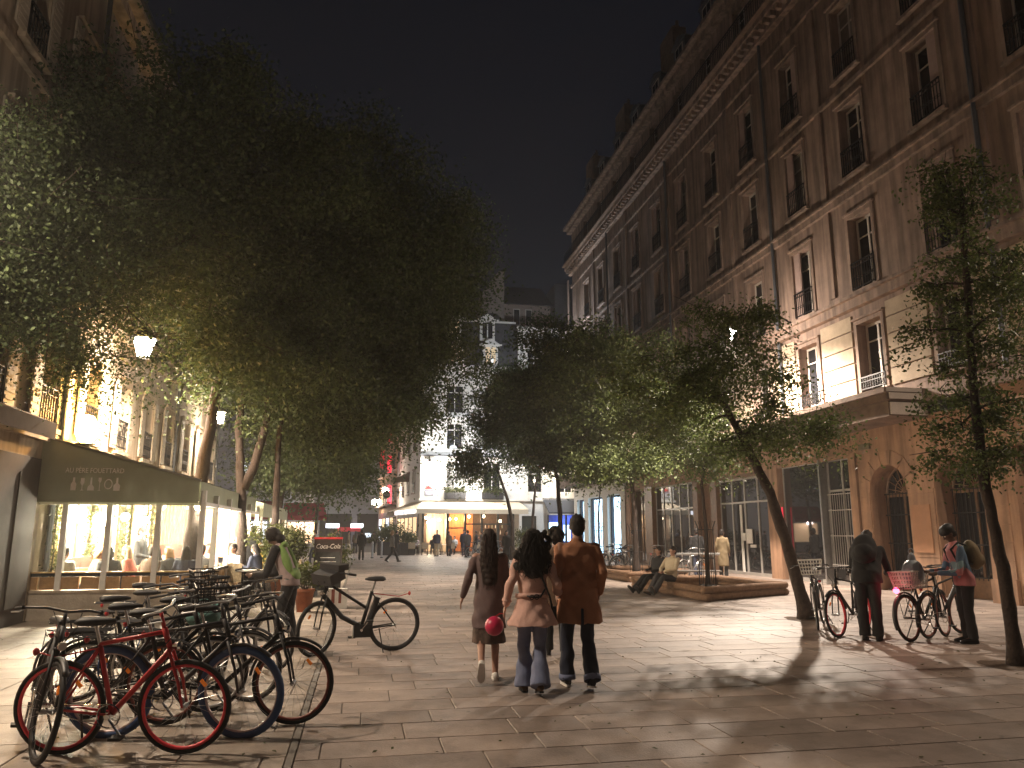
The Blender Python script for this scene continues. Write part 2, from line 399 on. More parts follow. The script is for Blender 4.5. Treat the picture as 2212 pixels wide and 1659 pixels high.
for s in rest: slab_mb(far, s[0], s[1], s[2], s[3], sr.uniform(-.002, .002))
tag(far.build('distant_paving_slabs', SLAB, paving), kind='stuff')
vb = sorted([s for s in bandl if vis(s)[0]], key=lambda s: vis(s)[1])
far2 = MB()
for s in vb[:60]: place_slab(s, BAND, 'sidewalk_slab', 1)
for s in bandl:
    if s not in set(vb[:60]): slab_mb(far2, s[0], s[1], s[2], s[3], sr.uniform(-.002, .002))
tag(far2.build('distant_sidewalk_slabs', BAND, paving), kind='stuff')
ks = MB(); ks.box(-.475, -.425, -3.5, 65, -.012, .003); ks.build('border_strip', mat('border_stone', (.13, .115, .10), .7, var=.3), paving)
rs = np.random.RandomState(5)

# ================================================================== FACADE HELPERS (x along wall, y inward, z up)
def wall_open(mb, u0, u1, z0, z1, ops, depth=.35, y=0.):
    """front face with rectangular openings and reveals"""
    us = sorted({u0, u1, *[o[0] for o in ops], *[o[1] for o in ops]}); zs = sorted({z0, z1, *[o[2] for o in ops], *[o[3] for o in ops]})
    us = [u for u in us if u0 <= u <= u1]; zs = [z for z in zs if z0 <= z <= z1]
    for i in range(len(us)-1):
        cu = (us[i]+us[i+1])/2; run = None
        for j in range(len(zs)-1):
            cz = (zs[j]+zs[j+1])/2; hole = any(o[0] < cu < o[1] and o[2] < cz < o[3] for o in ops)
            if hole:
                if run is not None: mb.quad((us[i], y, run), (us[i+1], y, run), (us[i+1], y, zs[j]), (us[i], y, zs[j])); run = None
            elif run is None: run = zs[j]
        if run is not None: mb.quad((us[i], y, run), (us[i+1], y, run), (us[i+1], y, zs[-1]), (us[i], y, zs[-1]))
    for a, b, c, d in ops:
        if b <= u0 or a >= u1: continue
        mb.quad((a, y, c), (a, y+depth, c), (a, y+depth, d), (a, y, d)); mb.quad((b, y, d), (b, y+depth, d), (b, y+depth, c), (b, y, c))
        mb.quad((a, y, d), (a, y+depth, d), (b, y+depth, d), (b, y, d)); mb.quad((a, y+depth, c), (a, y, c), (b, y, c), (b, y+depth, c))
def rail_mb(w_, h, y=-.06, step=.11, r=.009, curl=True):
    b = MB(); b.box(-w_/2, w_/2, y-.02, y+.02, h-.035, h); b.box(-w_/2, w_/2, y-.015, y+.015, .06, .09); b.box(-w_/2, w_/2, y-.012, y+.012, h-.16, h-.14)
    n = max(2, int(w_/step))
    for i in range(n+1):
        x = -w_/2 + .01 + (w_-.02)*i/n; b.box(x-r, x+r, y-r, y+r, .07, h-.02)
        if curl and i < n: b.torus((x+(w_-.02)/n/2, y, h*.42), (w_/n)*.36, .009, 8, 4)
    for x in (-w_/2, w_/2): b.box(x-.012, x+.012, y, .02, h-.04, h-.01)
    return b
def window_set(parent, w_, h, pane_m, depth=.3, rail=None, shut=None, surround=True, sname='window', frame_m=None, surmat=None, state=0):
    """window part with frame, panes, railing; returns the part so that it can be copied"""
    fm = frame_m or M['frame']
    f = MB()
    for a, b in ((-w_/2, -w_/2+.07), (w_/2-.07, w_/2), (-.035, .035)): f.box(a, b, depth-.05, depth, .0, h)
    f.box(-w_/2+.07, w_/2-.07, depth-.05, depth, 0, .12); f.box(-w_/2+.07, w_/2-.07, depth-.05, depth, h-.08, h)
    f.box(-w_/2+.07, w_/2-.07, depth-.045, depth-.002, h*.73, h*.73+.045)
    o = f.build(sname, fm, parent)
    for sx in (-1, 1):
        p = MB(); a, b = sorted((sx*.035, sx*(w_/2-.07))); p.box(a, b, depth-.022, depth-.012, .12, h-.08); p.build('pane', pane_m, o)
    if surround:
        s = MB(); sw = .13
        s.box(-w_/2-sw, -w_/2-.002, -.05, .0, -.02, h+sw); s.box(w_/2+.002, w_/2+sw, -.05, .0, -.02, h+sw); s.box(-w_/2-.002, w_/2+.002, -.048, .0, h+.002, h+sw)
        s.box(-w_/2-sw-.04, w_/2+sw+.04, -.11, .0, h+sw+.002, h+sw+.07); s.build('surround', surmat or M['cornice'], o)
        si = MB(); si.box(-w_/2-.16, w_/2+.16, -.14, .0, -.12, -.022); si.build('sill', surmat or M['cornice'], o)
    if rail: rail_mb(w_, rail).build('railing', M['iron'], o)
    if shut:
        for sx in shut:
            s = MB(); a, b = sorted((sx*(w_/2+.0), sx*(w_/2-.40))); s.box(a+.004, b-.004, .03, .06, .02, h-.02)
            for k in range(3): s.box(a+.05, b-.05, .018, .03, .12+k*h/3, .05+(k+1)*h/3-.02)
            s.build('shutter', M['shutter'], o)
    return o

# ================================================================== RIGHT BUILDING (stone apartment block, six storeys)
RB = thing('apartment_building', 'long brown stone apartment block with wrought iron balconies and dark shopfronts', 'building', (14.7, 0, 0), R(-90))
bays = [13.1+3.2*i for i in range(13)]   # distance up the street
rows = [(5.75, 7.85), (8.9, 11.25), (12.65, 15.0), (16.1, 18.6)]
ops = []
for yb in bays:
    if yb > 51.5: continue
    for z0, z1 in rows: ops.append((-yb-.55, -yb+.55, z0, z1))
    ops.append((-yb-.5, -yb+.5, 21.35, 23.3))
ops = [o for o in ops]
b = MB(); wall_open(b, -52, -3, 5.2, 23.6, ops, .35)
b.quad((-52, 0, 0), (-52, 12, 0), (-52, 12, 23.6), (-52, 0, 23.6)[:3]) if False else b._add([(-52, 0, 0), (-52, 12, 0), (-52, 12, 23.6), (-52, 0, 23.6)], [(0, 1, 2, 3)])
b._add([(-3, 0, 0), (-3, 12, 0), (-3, 12, 23.6), (-3, 0, 23.6)], [(0, 3, 2, 1)]); b._add([(-52, 12, 0), (-3, 12, 0), (-3, 12, 23.6), (-52, 12, 23.6)], [(3, 2, 1, 0)])
b.build('wall', M['stone'], RB)
bk = MB(); bk.box(-51.9, -3.1, .5, .6, 5.3, 23.5); bk.build('inner_wall', mat('dark_room', (.02, .018, .016), .9), RB)
# string courses and cornices
for z, h, d in ((8.35, .28, .22), (8.63, .1, .34), (11.9, .22, .12), (12.12, .08, .2), (15.5, .16, .1), (19.4, .2, .1), (20.35, .35, .25), (20.7, .22, .55), (23.6, .25, .35), (23.85, .2, .6)):
    c = MB(); c.box(-52.2, -3, -d, .0, z, z+h); c.build('string_course' if z < 20 else 'cornice', M['cornice'], RB)
c = MB()
for i in range(120): c.box(-52+i*.41, -52+i*.41+.16, -.5, -.26, 20.48, 20.695)
tag(c.build('dentil_row', M['cornice'], RB), kind='stuff')
# entresol courses: each block of the bossage between the windows
for yb in bays[:9]:
    for j in range(5):
        z0 = 5.72+j*.50
        if z0 > 8.0: break
        m_ = MB(); x0, x1 = -yb+.80, -yb+3.2-.80
        m_.box(x0, x1, -.045, .0, z0+.02, z0+.48); m_.build('stone_block', M['stone2'], RB)
# pilaster strips between the pairs of bays
for yb in bays[::2]:
    c = MB(); c.box(-yb-1.72, -yb-1.42, -.08, 0, 9.0, 20.3); c.build('pilaster', M['stone'], RB)
# windows
M['e_violet'] = mat('violet_lit_curtain', (.5, .4, .8), emit=.45, ecol=(.62, .50, 1), var=0)
protos = {}
k = 0
wr = random.Random(11)
for yb in bays:
    if yb > 51.5: continue
    for ri, (z0, z1) in enumerate(rows):
        h = z1-z0; var = 0
        if ri: var = wr.choice([0, 0, 1, 2, 3, 4])
        if (yb, ri) in ((bays[2], 3),): var = 1
        key = (ri, var)
        if key not in protos:
            o = window_set(RB, 1.1, h, M['panec'] if var in (1, 4) else M['pane'], .32, rail=(.9 if ri else .45), shut=[None, None, (-1,), (1,), (-1,)][var] if var > 1 else None)
            o.location = (-yb, 0, z0); protos[key] = o
        else: copy_tree(protos[key], None, (-yb, 0, z0))
    key = ('top', 0)
    if key not in protos:
        o = window_set(RB, 1.0, 1.95, M['pane'], .32, surround=False); o.location = (-yb, 0, 21.35); protos[key] = o
    else: copy_tree(protos[key], None, (-yb, 0, 21.35))
for yb, z, m_, ww in ((bays[1], 12.75, 'e_dimwin', .3), (bays[11], 21.4, 'e_winw', .45), (bays[9]+.1, 21.4, 'e_winw', .4), (bays[5], 21.4, 'e_win', .22), (bays[7], 21.4, 'e_dimwin', .3), (bays[1], 16.3, 'e_dimwin', .12), (bays[2], 12.7, 'e_dimwin', .14), (bays[4], 9.0, 'e_dimwin', .2), (bays[1]-.3, 13.0, 'e_violet', .09), (bays[3], 16.2, 'e_dimwin', .16)):
    c = MB(); c.box(-yb-ww/2+.2, -yb+ww/2+.2, .36, .40, z, z+1.6); c.build('lit_curtain', M[m_], RB)
for x in (-14.7, -24.3, -33.9, -43.5): c = MB(); c.tube([(x, -.14, 5.4), (x, -.14, 20.3)], .06, 8); c.build('drainpipe', M['zinc'], RB)
# continuous top balcony
b = rail_mb(49, 1.0, y=0, step=.16, curl=False)
o = b.build('balcony_railing', M['iron'], RB, loc=(-27.5, -.62, 20.93))
c = MB(); c.box(-52.1, -3, -.75, .0, 20.925, 21.02); c.build('balcony_slab', M['ledge'], RB)
# mansard roof with dormers
c = MB(); c._add([(-52, .1, 24.05), (-3, .1, 24.05), (-3, 1.6, 27.2), (-52, 1.6, 27.2), (-52, 11.9, 24.05), (-3, 11.9, 24.05), (-3, 10, 27.4), (-52, 10, 27.4)],
                 [(0, 1, 2, 3), (3, 2, 6, 7), (7, 6, 5, 4), (0, 3, 7, 4), (1, 5, 6, 2)]); c.build('roof', M['zinc'], RB)
dp = None
for yb in bays:
    if yb > 51.5: continue
    if dp is None:
        d = MB(); d.box(-.7, .7, 0, 1.6, 0, 1.9); dp = d.build('dormer', M['zinc'], RB, loc=(-yb, .25, 24.1))
        d = MB(); d._add([(-.8, -.1, 1.9), (.8, -.1, 1.9), (0, -.1, 2.3), (-.8, 1.6, 1.9), (.8, 1.6, 1.9), (0, 1.6, 2.3)], [(0, 1, 2), (3, 5, 4), (0, 2, 5, 3), (1, 4, 5, 2), (0, 3, 4, 1)]); d.build('dormer_roof', M['zinc'], dp)
        d = MB(); d.box(-.45, .45, -.03, -.002, .2, 1.75); d.build('dormer_frame', M['frame'], dp)
        d = MB(); d.box(-.37, -.03, -.04, -.032, .28, 1.67); d.build('pane', M['pane'], dp); d = MB(); d.box(.03, .37, -.04, -.032, .28, 1.67); d.build('pane', M['pane'], dp)
    else: copy_tree(dp, None, (-yb, .25, 24.1))
for yb in (18, 28, 36, 44, 51):
    c = MB(); c.box(-yb-.9, -yb+.9, 1.2, 2.0, 26, 29.2)
    for i in range(4): c.lathe([(.12, 29.2), (.10, 29.7)], 8, (-yb-.65+i*.43, 1.6, 0))
    c.build('chimney', M['ledge'], RB)
# entresol ledge: projects over the shops, its end faces the lamp
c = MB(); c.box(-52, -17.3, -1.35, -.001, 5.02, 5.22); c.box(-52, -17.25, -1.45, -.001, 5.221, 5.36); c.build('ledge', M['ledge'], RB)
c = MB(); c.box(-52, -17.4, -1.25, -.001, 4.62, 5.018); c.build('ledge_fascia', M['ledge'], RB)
c = MB(); c.box(-17.235, -17.21, -1.40, -.36, 5.24, 5.35); c.box(-17.25, -17.21, -1.32, -.36, 5.05, 5.21); c.box(-17.38, -17.34, -1.22, -.13, 4.66, 4.98); c.build('lamplit_ledge_end', mat('lamplit_end_paint', (.62, .56, .50), .8, var=.08), RB)  # pale colour stands in for lantern light on the ledge end
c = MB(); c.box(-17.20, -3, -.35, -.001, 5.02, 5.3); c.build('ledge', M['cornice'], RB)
# ground floor
def gf_wall(x0, x1, z0, z1, m_, d=-.0, name='shopfront_wall', ops_=(), dep=.5):
    b = MB(); wall_open(b, x0, x1, z0, z1, list(ops_), dep, d); b.build(name, m_, RB)
# (a) arched bays nearest the camera
def arch_wall(x0, x1, z1, arches, m_, dep=.55):
    b = MB()
    b_edges = [x0] + [e for a in arches for e in (a[0]-a[1], a[0]+a[1])] + [x1]
    for i in range(0, len(b_edges), 2): b.quad((b_edges[i], 0, 0), (b_edges[i+1], 0, 0), (b_edges[i+1], 0, z1), (b_edges[i], 0, z1))
    for cx, r, zs in arches:
        n = 14; pts = [(cx - r*math.cos(math.pi*i/n), zs + r*math.sin(math.pi*i/n)) for i in range(n+1)]
        for i in range(n):
            (xa, za), (xb, zb) = pts[i], pts[i+1]
            b.quad((xa, 0, za), (xb, 0, zb), (xb, 0, z1), (xa, 0, z1)); b.quad((xa, 0, za), (xa, dep, za), (xb, dep, zb), (xb, 0, zb))
        b.quad((cx-r, 0, 0), (cx-r, dep, 0), (cx-r, dep, zs), (cx-r, 0, zs)); b.quad((cx+r, 0, zs), (cx+r, dep, zs), (cx+r, dep, 0), (cx+r, 0, 0))
    return b.build('arcade_wall', m_, RB)
arches = [(-19.35, .78, 2.75), (-16.75, .78, 2.75), (-9.0, .8, 2.75)]
arch_wall(-20.65, -15.2, 4.62, arches[:2], M['stoned'])
arch_wall(-12.2, -3, 4.62, arches[2:], M['stoned'])
gf_wall(-15.2, -12.2, 0, 4.62, M['stoned'], ops_=[(-15.0, -12.4, .0, 3.6)], dep=.3)
c = MB(); c.box(-14.98, -12.42, .3, .36, 0, 3.6); 
for i in range(7): c.box(-14.9+i*.36, -14.62+i*.36, .26, .30, .15, 3.45)
c.build('panelled_gate', mat('red_brown_gate', (.16, .055, .04), .6, var=.2), RB)
c = MB(); c.box(-15.1, -3, -.12, .45, 4.62, 5.02); c.box(-20.7, -15.101, -.1, .1, 4.622, 4.7); c.build('frieze', M['stoned'], RB)
for cx, r, zs in arches:
    o = MB(); 
    o.box(cx-r, cx+r, .50, .56, .0, .5); o.box(cx-r, cx+r, .50, .56, zs-.12, zs)
    for i in range(9):
        t = math.pi*(i+.5)/9; o.tube([(cx, .52, zs), (cx-(r-.02)*math.cos(t), .52, zs+(r-.02)*math.sin(t))], .016, 5)
    o.torus((cx, .52, zs), r*.5, .016, 14, 5, 'y', 0, math.pi); o.torus((cx, .52, zs), r-.04, .04, 14, 5, 'y', 0, math.pi)
    for xx in (-r+.04, 0, r-.04): o.box(cx+xx-.04, cx+xx+.04, .49, .57, .5, zs-.12)
    wd = o.build('arched_window', M['wood'], RB)
    for s_ in (-1, 1):
        p = MB(); a, b_ = sorted((cx+s_*.04, cx+s_*(r-.08))); p.box(a, b_, .535, .545, .5, zs-.12); p.build('pane', M['pane'], wd)
    p = MB(); n = 10; p._add([(cx, .54, zs)]+[(cx-(r-.06)*math.cos(math.pi*i/n), .54, zs+(r-.06)*math.sin(math.pi*i/n)) for i in range(n+1)], [tuple(range(n+2))]); p.build('fanlight', M['pane'], wd)
    gm = MB()
    for i in range(11): gm.box(cx-r+.07+i*(2*r-.14)/10-.008, cx-r+.07+i*(2*r-.14)/10+.008, .44, .456, .45, zs)
    for z in (.5, 1.3, 2.1, zs-.05): gm.box(cx-r, cx+r, .437, .459, z, z+.03)
    gm.build('window_grille', M['iron'], wd)
    for i in range(7):      # voussoirs proud of the wall
        t0 = math.pi*i/7+.015; t1 = math.pi*(i+1)/7-.015; v = MB(); ra, rb = r+.01, r+.42
        ps = [(cx-ra*math.cos(t0), zs+ra*math.sin(t0)), (cx-rb*math.cos(t0), zs+rb*math.sin(t0)), (cx-rb*math.cos(t1), zs+rb*math.sin(t1)), (cx-ra*math.cos(t1), zs+ra*math.sin(t1))]
        v._add([(x, -.03, z) for x, z in ps]+[(x, 0, z) for x, z in ps], [(0, 1, 2, 3), (0, 4, 5, 1), (1, 5, 6, 2), (2, 6, 7, 3), (3, 7, 4, 0)]); v.build('voussoir', M['stoned'], RB)
for x0, x1 in ((-20.6, -20.16), (-18.52, -17.58), (-15.92, -15.25)):
    for j in range(6):
        c = MB(); c.box(x0, x1, -.028, 0, .55+j*.42+.012, .55+(j+1)*.42-.012); c.build('stone_block', M['stoned'], RB)
    c = MB(); c.box(x0-.03, x1+.03, -.09, 0, 0, .54); c.build('plinth', M['stoned'], RB)
c = MB(); c.box(-18.45, -17.75, -.05, -.029, 1.1, 2.35); c.build('notice_board', mat('notice_board', (.34, .17, .09), .6, var=.1), RB)
c = MB(); c.box(-20.45, -19.95, -.06, -.0, 4.05, 4.22); c.build('street_name_plate', mat('brass_plate', (.12, .10, .06), .5), RB)
# (b) grille window, glass shopfront, doors, second shopfront
gf_wall(-41.4, -20.65, 3.95, 5.02, M['stoned'], 0, 'shopfront_fascia')
c = MB(); c.box(-41.4, -20.65, -.06, -.001, 3.88, 4.0); c.build('fascia_moulding', M['stoned'], RB)
for x0, x1, m_ in ((-20.98, -20.651, 'stoned'), (-25.9, -25.15, 'stoned'), (-30.6, -30.05, 'wood'), (-32.4, -31.9, 'wood'), (-41.4, -40.6, 'stoned'), (-38.4, -37.4, 'wood')):
    c = MB(); c.box(x0, x1, -.08, .5, 0, 3.95); c.build('pier', M[m_], RB)
def glazing(x0, x1, z0, z1, y, n, m_, fm, name, tr=None):
    o = MB(); w_ = (x1-x0)/n
    for i in range(n+1): o.box(x0+i*w_-.035, x0+i*w_+.035, y-.05, y+.03, z0, z1)
    o.box(x0, x1, y-.045, y+.025, z1-.08, z1); o.box(x0, x1, y-.045, y+.025, z0, z0+.12)
    if tr: o.box(x0, x1, y-.045, y+.025, tr, tr+.07)
    ob = o.build(name, fm, RB)
    for i in range(n):
        for a, b_ in (((z0+.12, tr), (tr+.07, z1-.08)) if tr else ((z0+.12, z1-.08),)):
            p = MB(); p.box(x0+i*w_+.035, x0+(i+1)*w_-.035, y-.012, y-.002, a, b_); p.build('pane', m_, ob)
    return ob
glazing(-22.5, -20.98, 0, 3.95, .25, 2, M['shopglass'], M['greyframe'], 'shop_window', 2.9)
gm = MB()
for i in range(13): gm.box(-22.42+i*.115, -22.405+i*.115, .1, .115, .5, 2.85)
for z in (.6, 1.5, 2.3, 2.8): gm.box(-22.45, -21.02, .095, .12, z, z+.03)
gm.build('window_grille', M['greyframe'], RB)
c = MB(); c.box(-22.58, -22.5, -.1, .3, 0, 3.95); c.build('mullion', M['steel'], RB)
glazing(-25.15, -22.58, 0, 3.95, .2, 1, M['shopglass'], M['greyframe'], 'shop_window')
glazing(-30.05, -25.9, 0, 3.75, .15, 4, M['shopglass'], M['greyframe'], 'entrance_doors', 2.75)
c = MB(); c.box(-28.35, -28.2, .07, .1, .1, 2.7); c.box(-27.6, -27.2, .05, .09, 1.05, 1.16); c.build('door_handle', M['white'], RB)
c = MB(); c.box(-27.9, -27.45, .06, .09, 1.2, 1.75); c.box(-28.2, -27.98, .06, .09, 1.3, 1.6); c.build('door_notice', M['white'], RB)
c = MB(); c.box(-30.05, -25.9, -.04, .4, 3.75, 3.95); c.build('door_lintel', M['wood'], RB)
c = MB(); c.box(-25.11, -25.075, .0, .04, .8, 2.5); tag(c.build('red_light_strip', M['e_red'], RB), 'thin red light strip in the shop window edge')
glazing(-37.4, -32.4, 0, 3.9, .2, 5, M['shopglass'], M['greyframe'], 'shop_window', 2.7)
glazing(-40.6, -38.4, 0, 3.9, .25, 2, M['shopglass'], M['wood'], 'shop_window')
c = MB(); c.box(-31.9, -30.6, .2, .3, 0, 3.95); c.build('service_door', M['wood'], RB)
# (c) white fronted lit windows at the far end
gf_wall(-52, -41.4, 0, 5.02, M['plaster'], -.12, 'white_shop_wall', ops_=[(-51.2, -49.6, .3, 3.8), (-48.6, -45.6, .3, 3.8), (-44.6, -42.2, .3, 3.8)], dep=.4)
for a, b_ in ((-51.2, -49.6), (-48.6, -45.6), (-44.6, -42.2)):
    o = MB(); o.box(a, a+.12, .1, .3, .3, 3.8); o.box(b_-.12, b_, .1, .3, .3, 3.8); o.box(a+.12, b_-.12, .1, .3, 3.7, 3.8)
    wd = o.build('lit_shop_window', M['awndark'], RB)
    p = MB(); p.box(a+.12, b_-.12, .27, .30, .3, 3.7); p.build('backlit_pane', M['e_blue'], wd)
    gm = MB(); n = int((b_-a)/.28)
    for i in range(n): gm.tube([(a+.12+i*.28, .2, .3), (min(b_-.12, a+.12+i*.28+.9), .2, 3.7)], .010, 4); gm.tube([(min(b_-.12, a+.12+i*.28+.9), .21, .3), (a+.12+i*.28, .21, 3.7)], .010, 4)
    gm.build('wire_mesh', M['steel'], wd)

# ================================================================== LEFT BUILDING (above the café)
LB = thing('cafe_building', 'cream rendered building with tall shuttered windows rising above the green awning', 'building', (-6.1, 0, 0), R(90))
lb = [4.2+2.35*i for i in range(13)]
lrows = [(3.65, 5.3), (6.9, 8.7), (10.1, 11.9)]
ops = [(x-.42, x+.42, z0, z1) for x in lb if x < 33 for z0, z1 in lrows] + [(x-.9, x+.9, .4, 3.0) for x in (18, 21, 24.2, 27.5, 30.5)] + [(12.6, 14.9, 0.15, 2.6)]
b = MB(); wall_open(b, 0, 33.6, 0, 13.9, ops, .3); b._add([(33.6, 0, 0), (33.6, 10, 0), (33.6, 10, 13.9), (33.6, 0, 13.9)], [(0, 1, 2, 3)]); b._add([(0, 0, 0), (0, 10, 0), (0, 10, 13.9), (0, 0, 13.9)], [(3, 2, 1, 0)])
b.build('wall', M['cream'], LB)
bk = MB(); bk.box(.1, 33.5, .45, .55, 3.3, 13.8); bk.build('inner_wall', MATS['dark_room'], LB)
pr = {}
for x in lb:
    if x > 33: continue
    for ri, (z0, z1) in enumerate(lrows):
        if ri not in pr:
            o = window_set(LB, .84, z1-z0, M['pane'], .26, rail=.75, shut=None, surmat=M['cream']); o.location = (x, 0, z0); pr[ri] = o
            for sx in (-1, 1):
                s = MB(); a, b_ = sorted((sx*.44, sx*.84)); s.box(a, b_, -.09, -.055, .0, z1-z0)
                for k_ in range(12): s.box(a+.04, b_-.04, -.10, -.09, .08+k_*.13, .15+k_*.13)
                s.build('shutter', mat('pale_shutter', (.5, .44, .36), .6, var=.1), o)
        else: copy_tree(pr[ri], None, (x, 0, z0))
for z, h, d in ((3.35, .15, .12), (6.35, .18, .14), (9.6, .16, .1), (13.5, .3, .3), (13.8, .2, .55)):
    c = MB(); c.box(0, 33.7, -d, 0, z, z+h); c.build('cornice', M['cream'], LB)
c = MB(); c._add([(0, .1, 14), (33.6, .1, 14), (33.6, 1.3, 17), (0, 1.3, 17), (0, 9.9, 14), (33.6, 9.9, 14), (33.6, 8, 17.6), (0, 8, 17.6)], [(0, 1, 2, 3), (3, 2, 6, 7), (7, 6, 5, 4), (0, 3, 7, 4), (1, 5, 6, 2)]); c.build('roof', M['zinc'], LB)
c = MB(); c.box(0, 33.6, -.62, -.45, 13.9, 14.05); c.build('gutter', M['zinc'], LB)
for x in (9.0, 16.6, 26.0, 33.2): c = MB(); c.tube([(x, -.12, 0), (x, -.12, 13.8)], .055, 8); c.build('drainpipe', M['zinc'], LB)
c = MB()
for x in (6, 12, 17.5, 23.5, 30): c.box(x, x+.9, 2, 3, 16, 19.2)
tag(c.build('chimney', M['ledge'], LB), kind='stuff')
dpl = None
for x in lb[::2]:
    if dpl is None:
        d = MB(); d.box(-.6, .6, 0, 1.4, 0, 1.7); dpl = d.build('dormer', M['zinc'], LB, loc=(x, .3, 14.1)); d = MB(); d.box(-.42, .42, -.03, -.002, .2, 1.5); d.build('dormer_frame', M['frame'], dpl)
        d = MB(); d.box(-.35, .35, -.04, -.032, .27, 1.43); d.build('pane', M['pane'], dpl)
    else: copy_tree(dpl, None, (x, .3, 14.1))

c = MB(); c.box(12.9, 16.0, -.05, -.002, 0, 3.0); c.build('dark_shop_panel', mat('dark_brown_panel', (.045, .03, .024), .9, var=.2), LB)
for i in range(3): c = MB(); c.box(13.1+i, 13.9+i, -.075, -.051, .3, 2.7); c.build('door_panel', MATS['dark_brown_panel'], LB)
# ================================================================== WHITE CORNER BUILDING with the far café
WB = thing('corner_building', 'white corner building with slate mansard and pedimented dormers at the end of the square', 'building', (0, 60, 0))
ops = [(6.4, 7.8, 4.7, 7.1), (9.4, 10.8, 4.7, 7.1), (6.3, 7.75, 11.0, 13.3), (9.4, 10.8, 11.0, 13.3), (6.4, 7.7, 8.1, 10.2), (9.4, 10.7, 8.1, 10.2)]
b = MB(); wall_open(b, 4.4, 12.2, 3.3, 14.7, ops, .3); b.build('wall', M['plaster'], WB)
ops2 = [(13.0, 14.2, 4.7, 6.8), (15.5, 16.7, 4.7, 6.8), (13.0, 14.2, 11, 13.3), (15.5, 16.7, 11, 13.3), (13.0, 14.2, 14.3, 16.4), (15.5, 16.7, 14.3, 16.4), (13.0, 14.2, 8, 10.2), (15.5, 16.7, 8, 10.2)]
b = MB(); wall_open(b, 12.202, 20, 3.3, 18.2, ops2, .3); b.build('wall', M['plaster'], WB)
wp = None
for (a, b_, z0, z1) in ops+ops2:
    lit = (a, z0) in ((6.4, 4.7),)
    o = window_set(WB, b_-a, z1-z0, M['pane'] if not lit else mat('pale_window_pane', (.20, .20, .19), .3, var=.1), .25, rail=.8 if z0 > 8 else None, surround=False, frame_m=M['white']); o.location = ((a+b_)/2, 0, z0)
for z, h, d, x0, x1 in ((7.5, .12, .25, 4.3, 12.2), (4.05, .14, .2, 4.3, 20), (14.7, .22, .3, 4.3, 12.2), (18.2, .2, .25, 12.1, 20), (10.55, .1, .12, 4.4, 12.2)):
    c = MB(); c.box(x0, x1, -d, 0.0, z, z+h); c.build('cornice', M['plaster'] if z != 7.5 else M['slate'], WB)
c = MB(); c._add([(4.4, .0, 14.92), (12.2, .0, 14.92), (12.2, .9, 19.0), (4.9, .9, 19.0), (4.4, 9, 14.92), (12.2, 9, 14.92), (12.2, 8, 19), (4.9, 8, 19)], [(0, 1, 2, 3), (3, 2, 6, 7), (0, 3, 7, 4), (7, 6, 5, 4)]); c.build('mansard', M['slate'], WB)
c = MB(); c.box(4.8, 12.2, .8, .95, 18.9, 19.05); c.build('mansard_trim', M['white'], WB)
c = MB(); c._add([(4.9, .9, 19.05), (11.2, .9, 19.05), (10.2, 3.4, 21.4), (6, 3.4, 21.4), (4.9, 8, 19.05), (11.2, 8, 19.05)], [(0, 1, 2, 3), (0, 3, 4), (1, 5, 2), (3, 2, 5, 4)]); c.build('roof', M['slate'], WB)
c = MB(); c._add([(9.5, 2.0, 18), (11.4, 2.0, 18), (11.4, 2.0, 23.9), (10.9, 2.0, 23.9), (9.5, 2.0, 21.9), (9.5, 4.5, 18), (11.4, 4.5, 18), (11.4, 4.5, 23.9), (10.9, 4.5, 23.9), (9.5, 4.5, 21.9)],
                 [(0, 1, 2, 3, 4), (9, 8, 7, 6, 5), (0, 4, 9, 5), (4, 3, 8, 9), (3, 2, 7, 8), (2, 1, 6, 7)]); c.build('chimney', mat('chimney_render', (.20, .17, .15), .9, var=.2), WB)
def dormer(x, z, y, lit):
    d = MB(); d.box(-.62, .62, 0, 1.5, 0, 1.75); o = d.build('dormer', M['white'], WB, loc=(x, y, z))
    d = MB(); d._add([(-.85, -.12, 1.75), (.85, -.12, 1.75), (0, -.12, 2.3), (-.85, 1.6, 1.75), (.85, 1.6, 1.75), (0, 1.6, 2.3)], [(0, 1, 2), (3, 5, 4), (0, 2, 5, 3), (1, 4, 5, 2), (0, 3, 4, 1)]); d.build('pediment', M['white'], o)
    d = MB(); d.box(-.92, .92, -.18, -.121, 1.68, 1.80); d.build('pediment_moulding', M['white'], o)
    for sx in (-1, 1): d = MB(); a, b_ = sorted((sx*.05, sx*.42)); d.box(a, b_, -.02, -.002, .2, 1.55); d.build('pane', M[lit] if sx in ((-1,) if lit == 'e_winw' else (-1, 1)) else M['pane'], o)
dormer(7.1, 15.0, -.05, 'e_dimwin'); dormer(9.9, 15.0, -.05, 'e_dimwin'); dormer(6.9, 17.2, .35, 'e_dimwin'); dormer(9.7, 17.2, .35, 'pane')
c = MB(); c.box(10.0, 10.12, -.09, -.072, 15.25, 15.6); tag(c.build('bright_lamp_glint', M['e_winw'], WB), 'cool bright light inside the dormer')
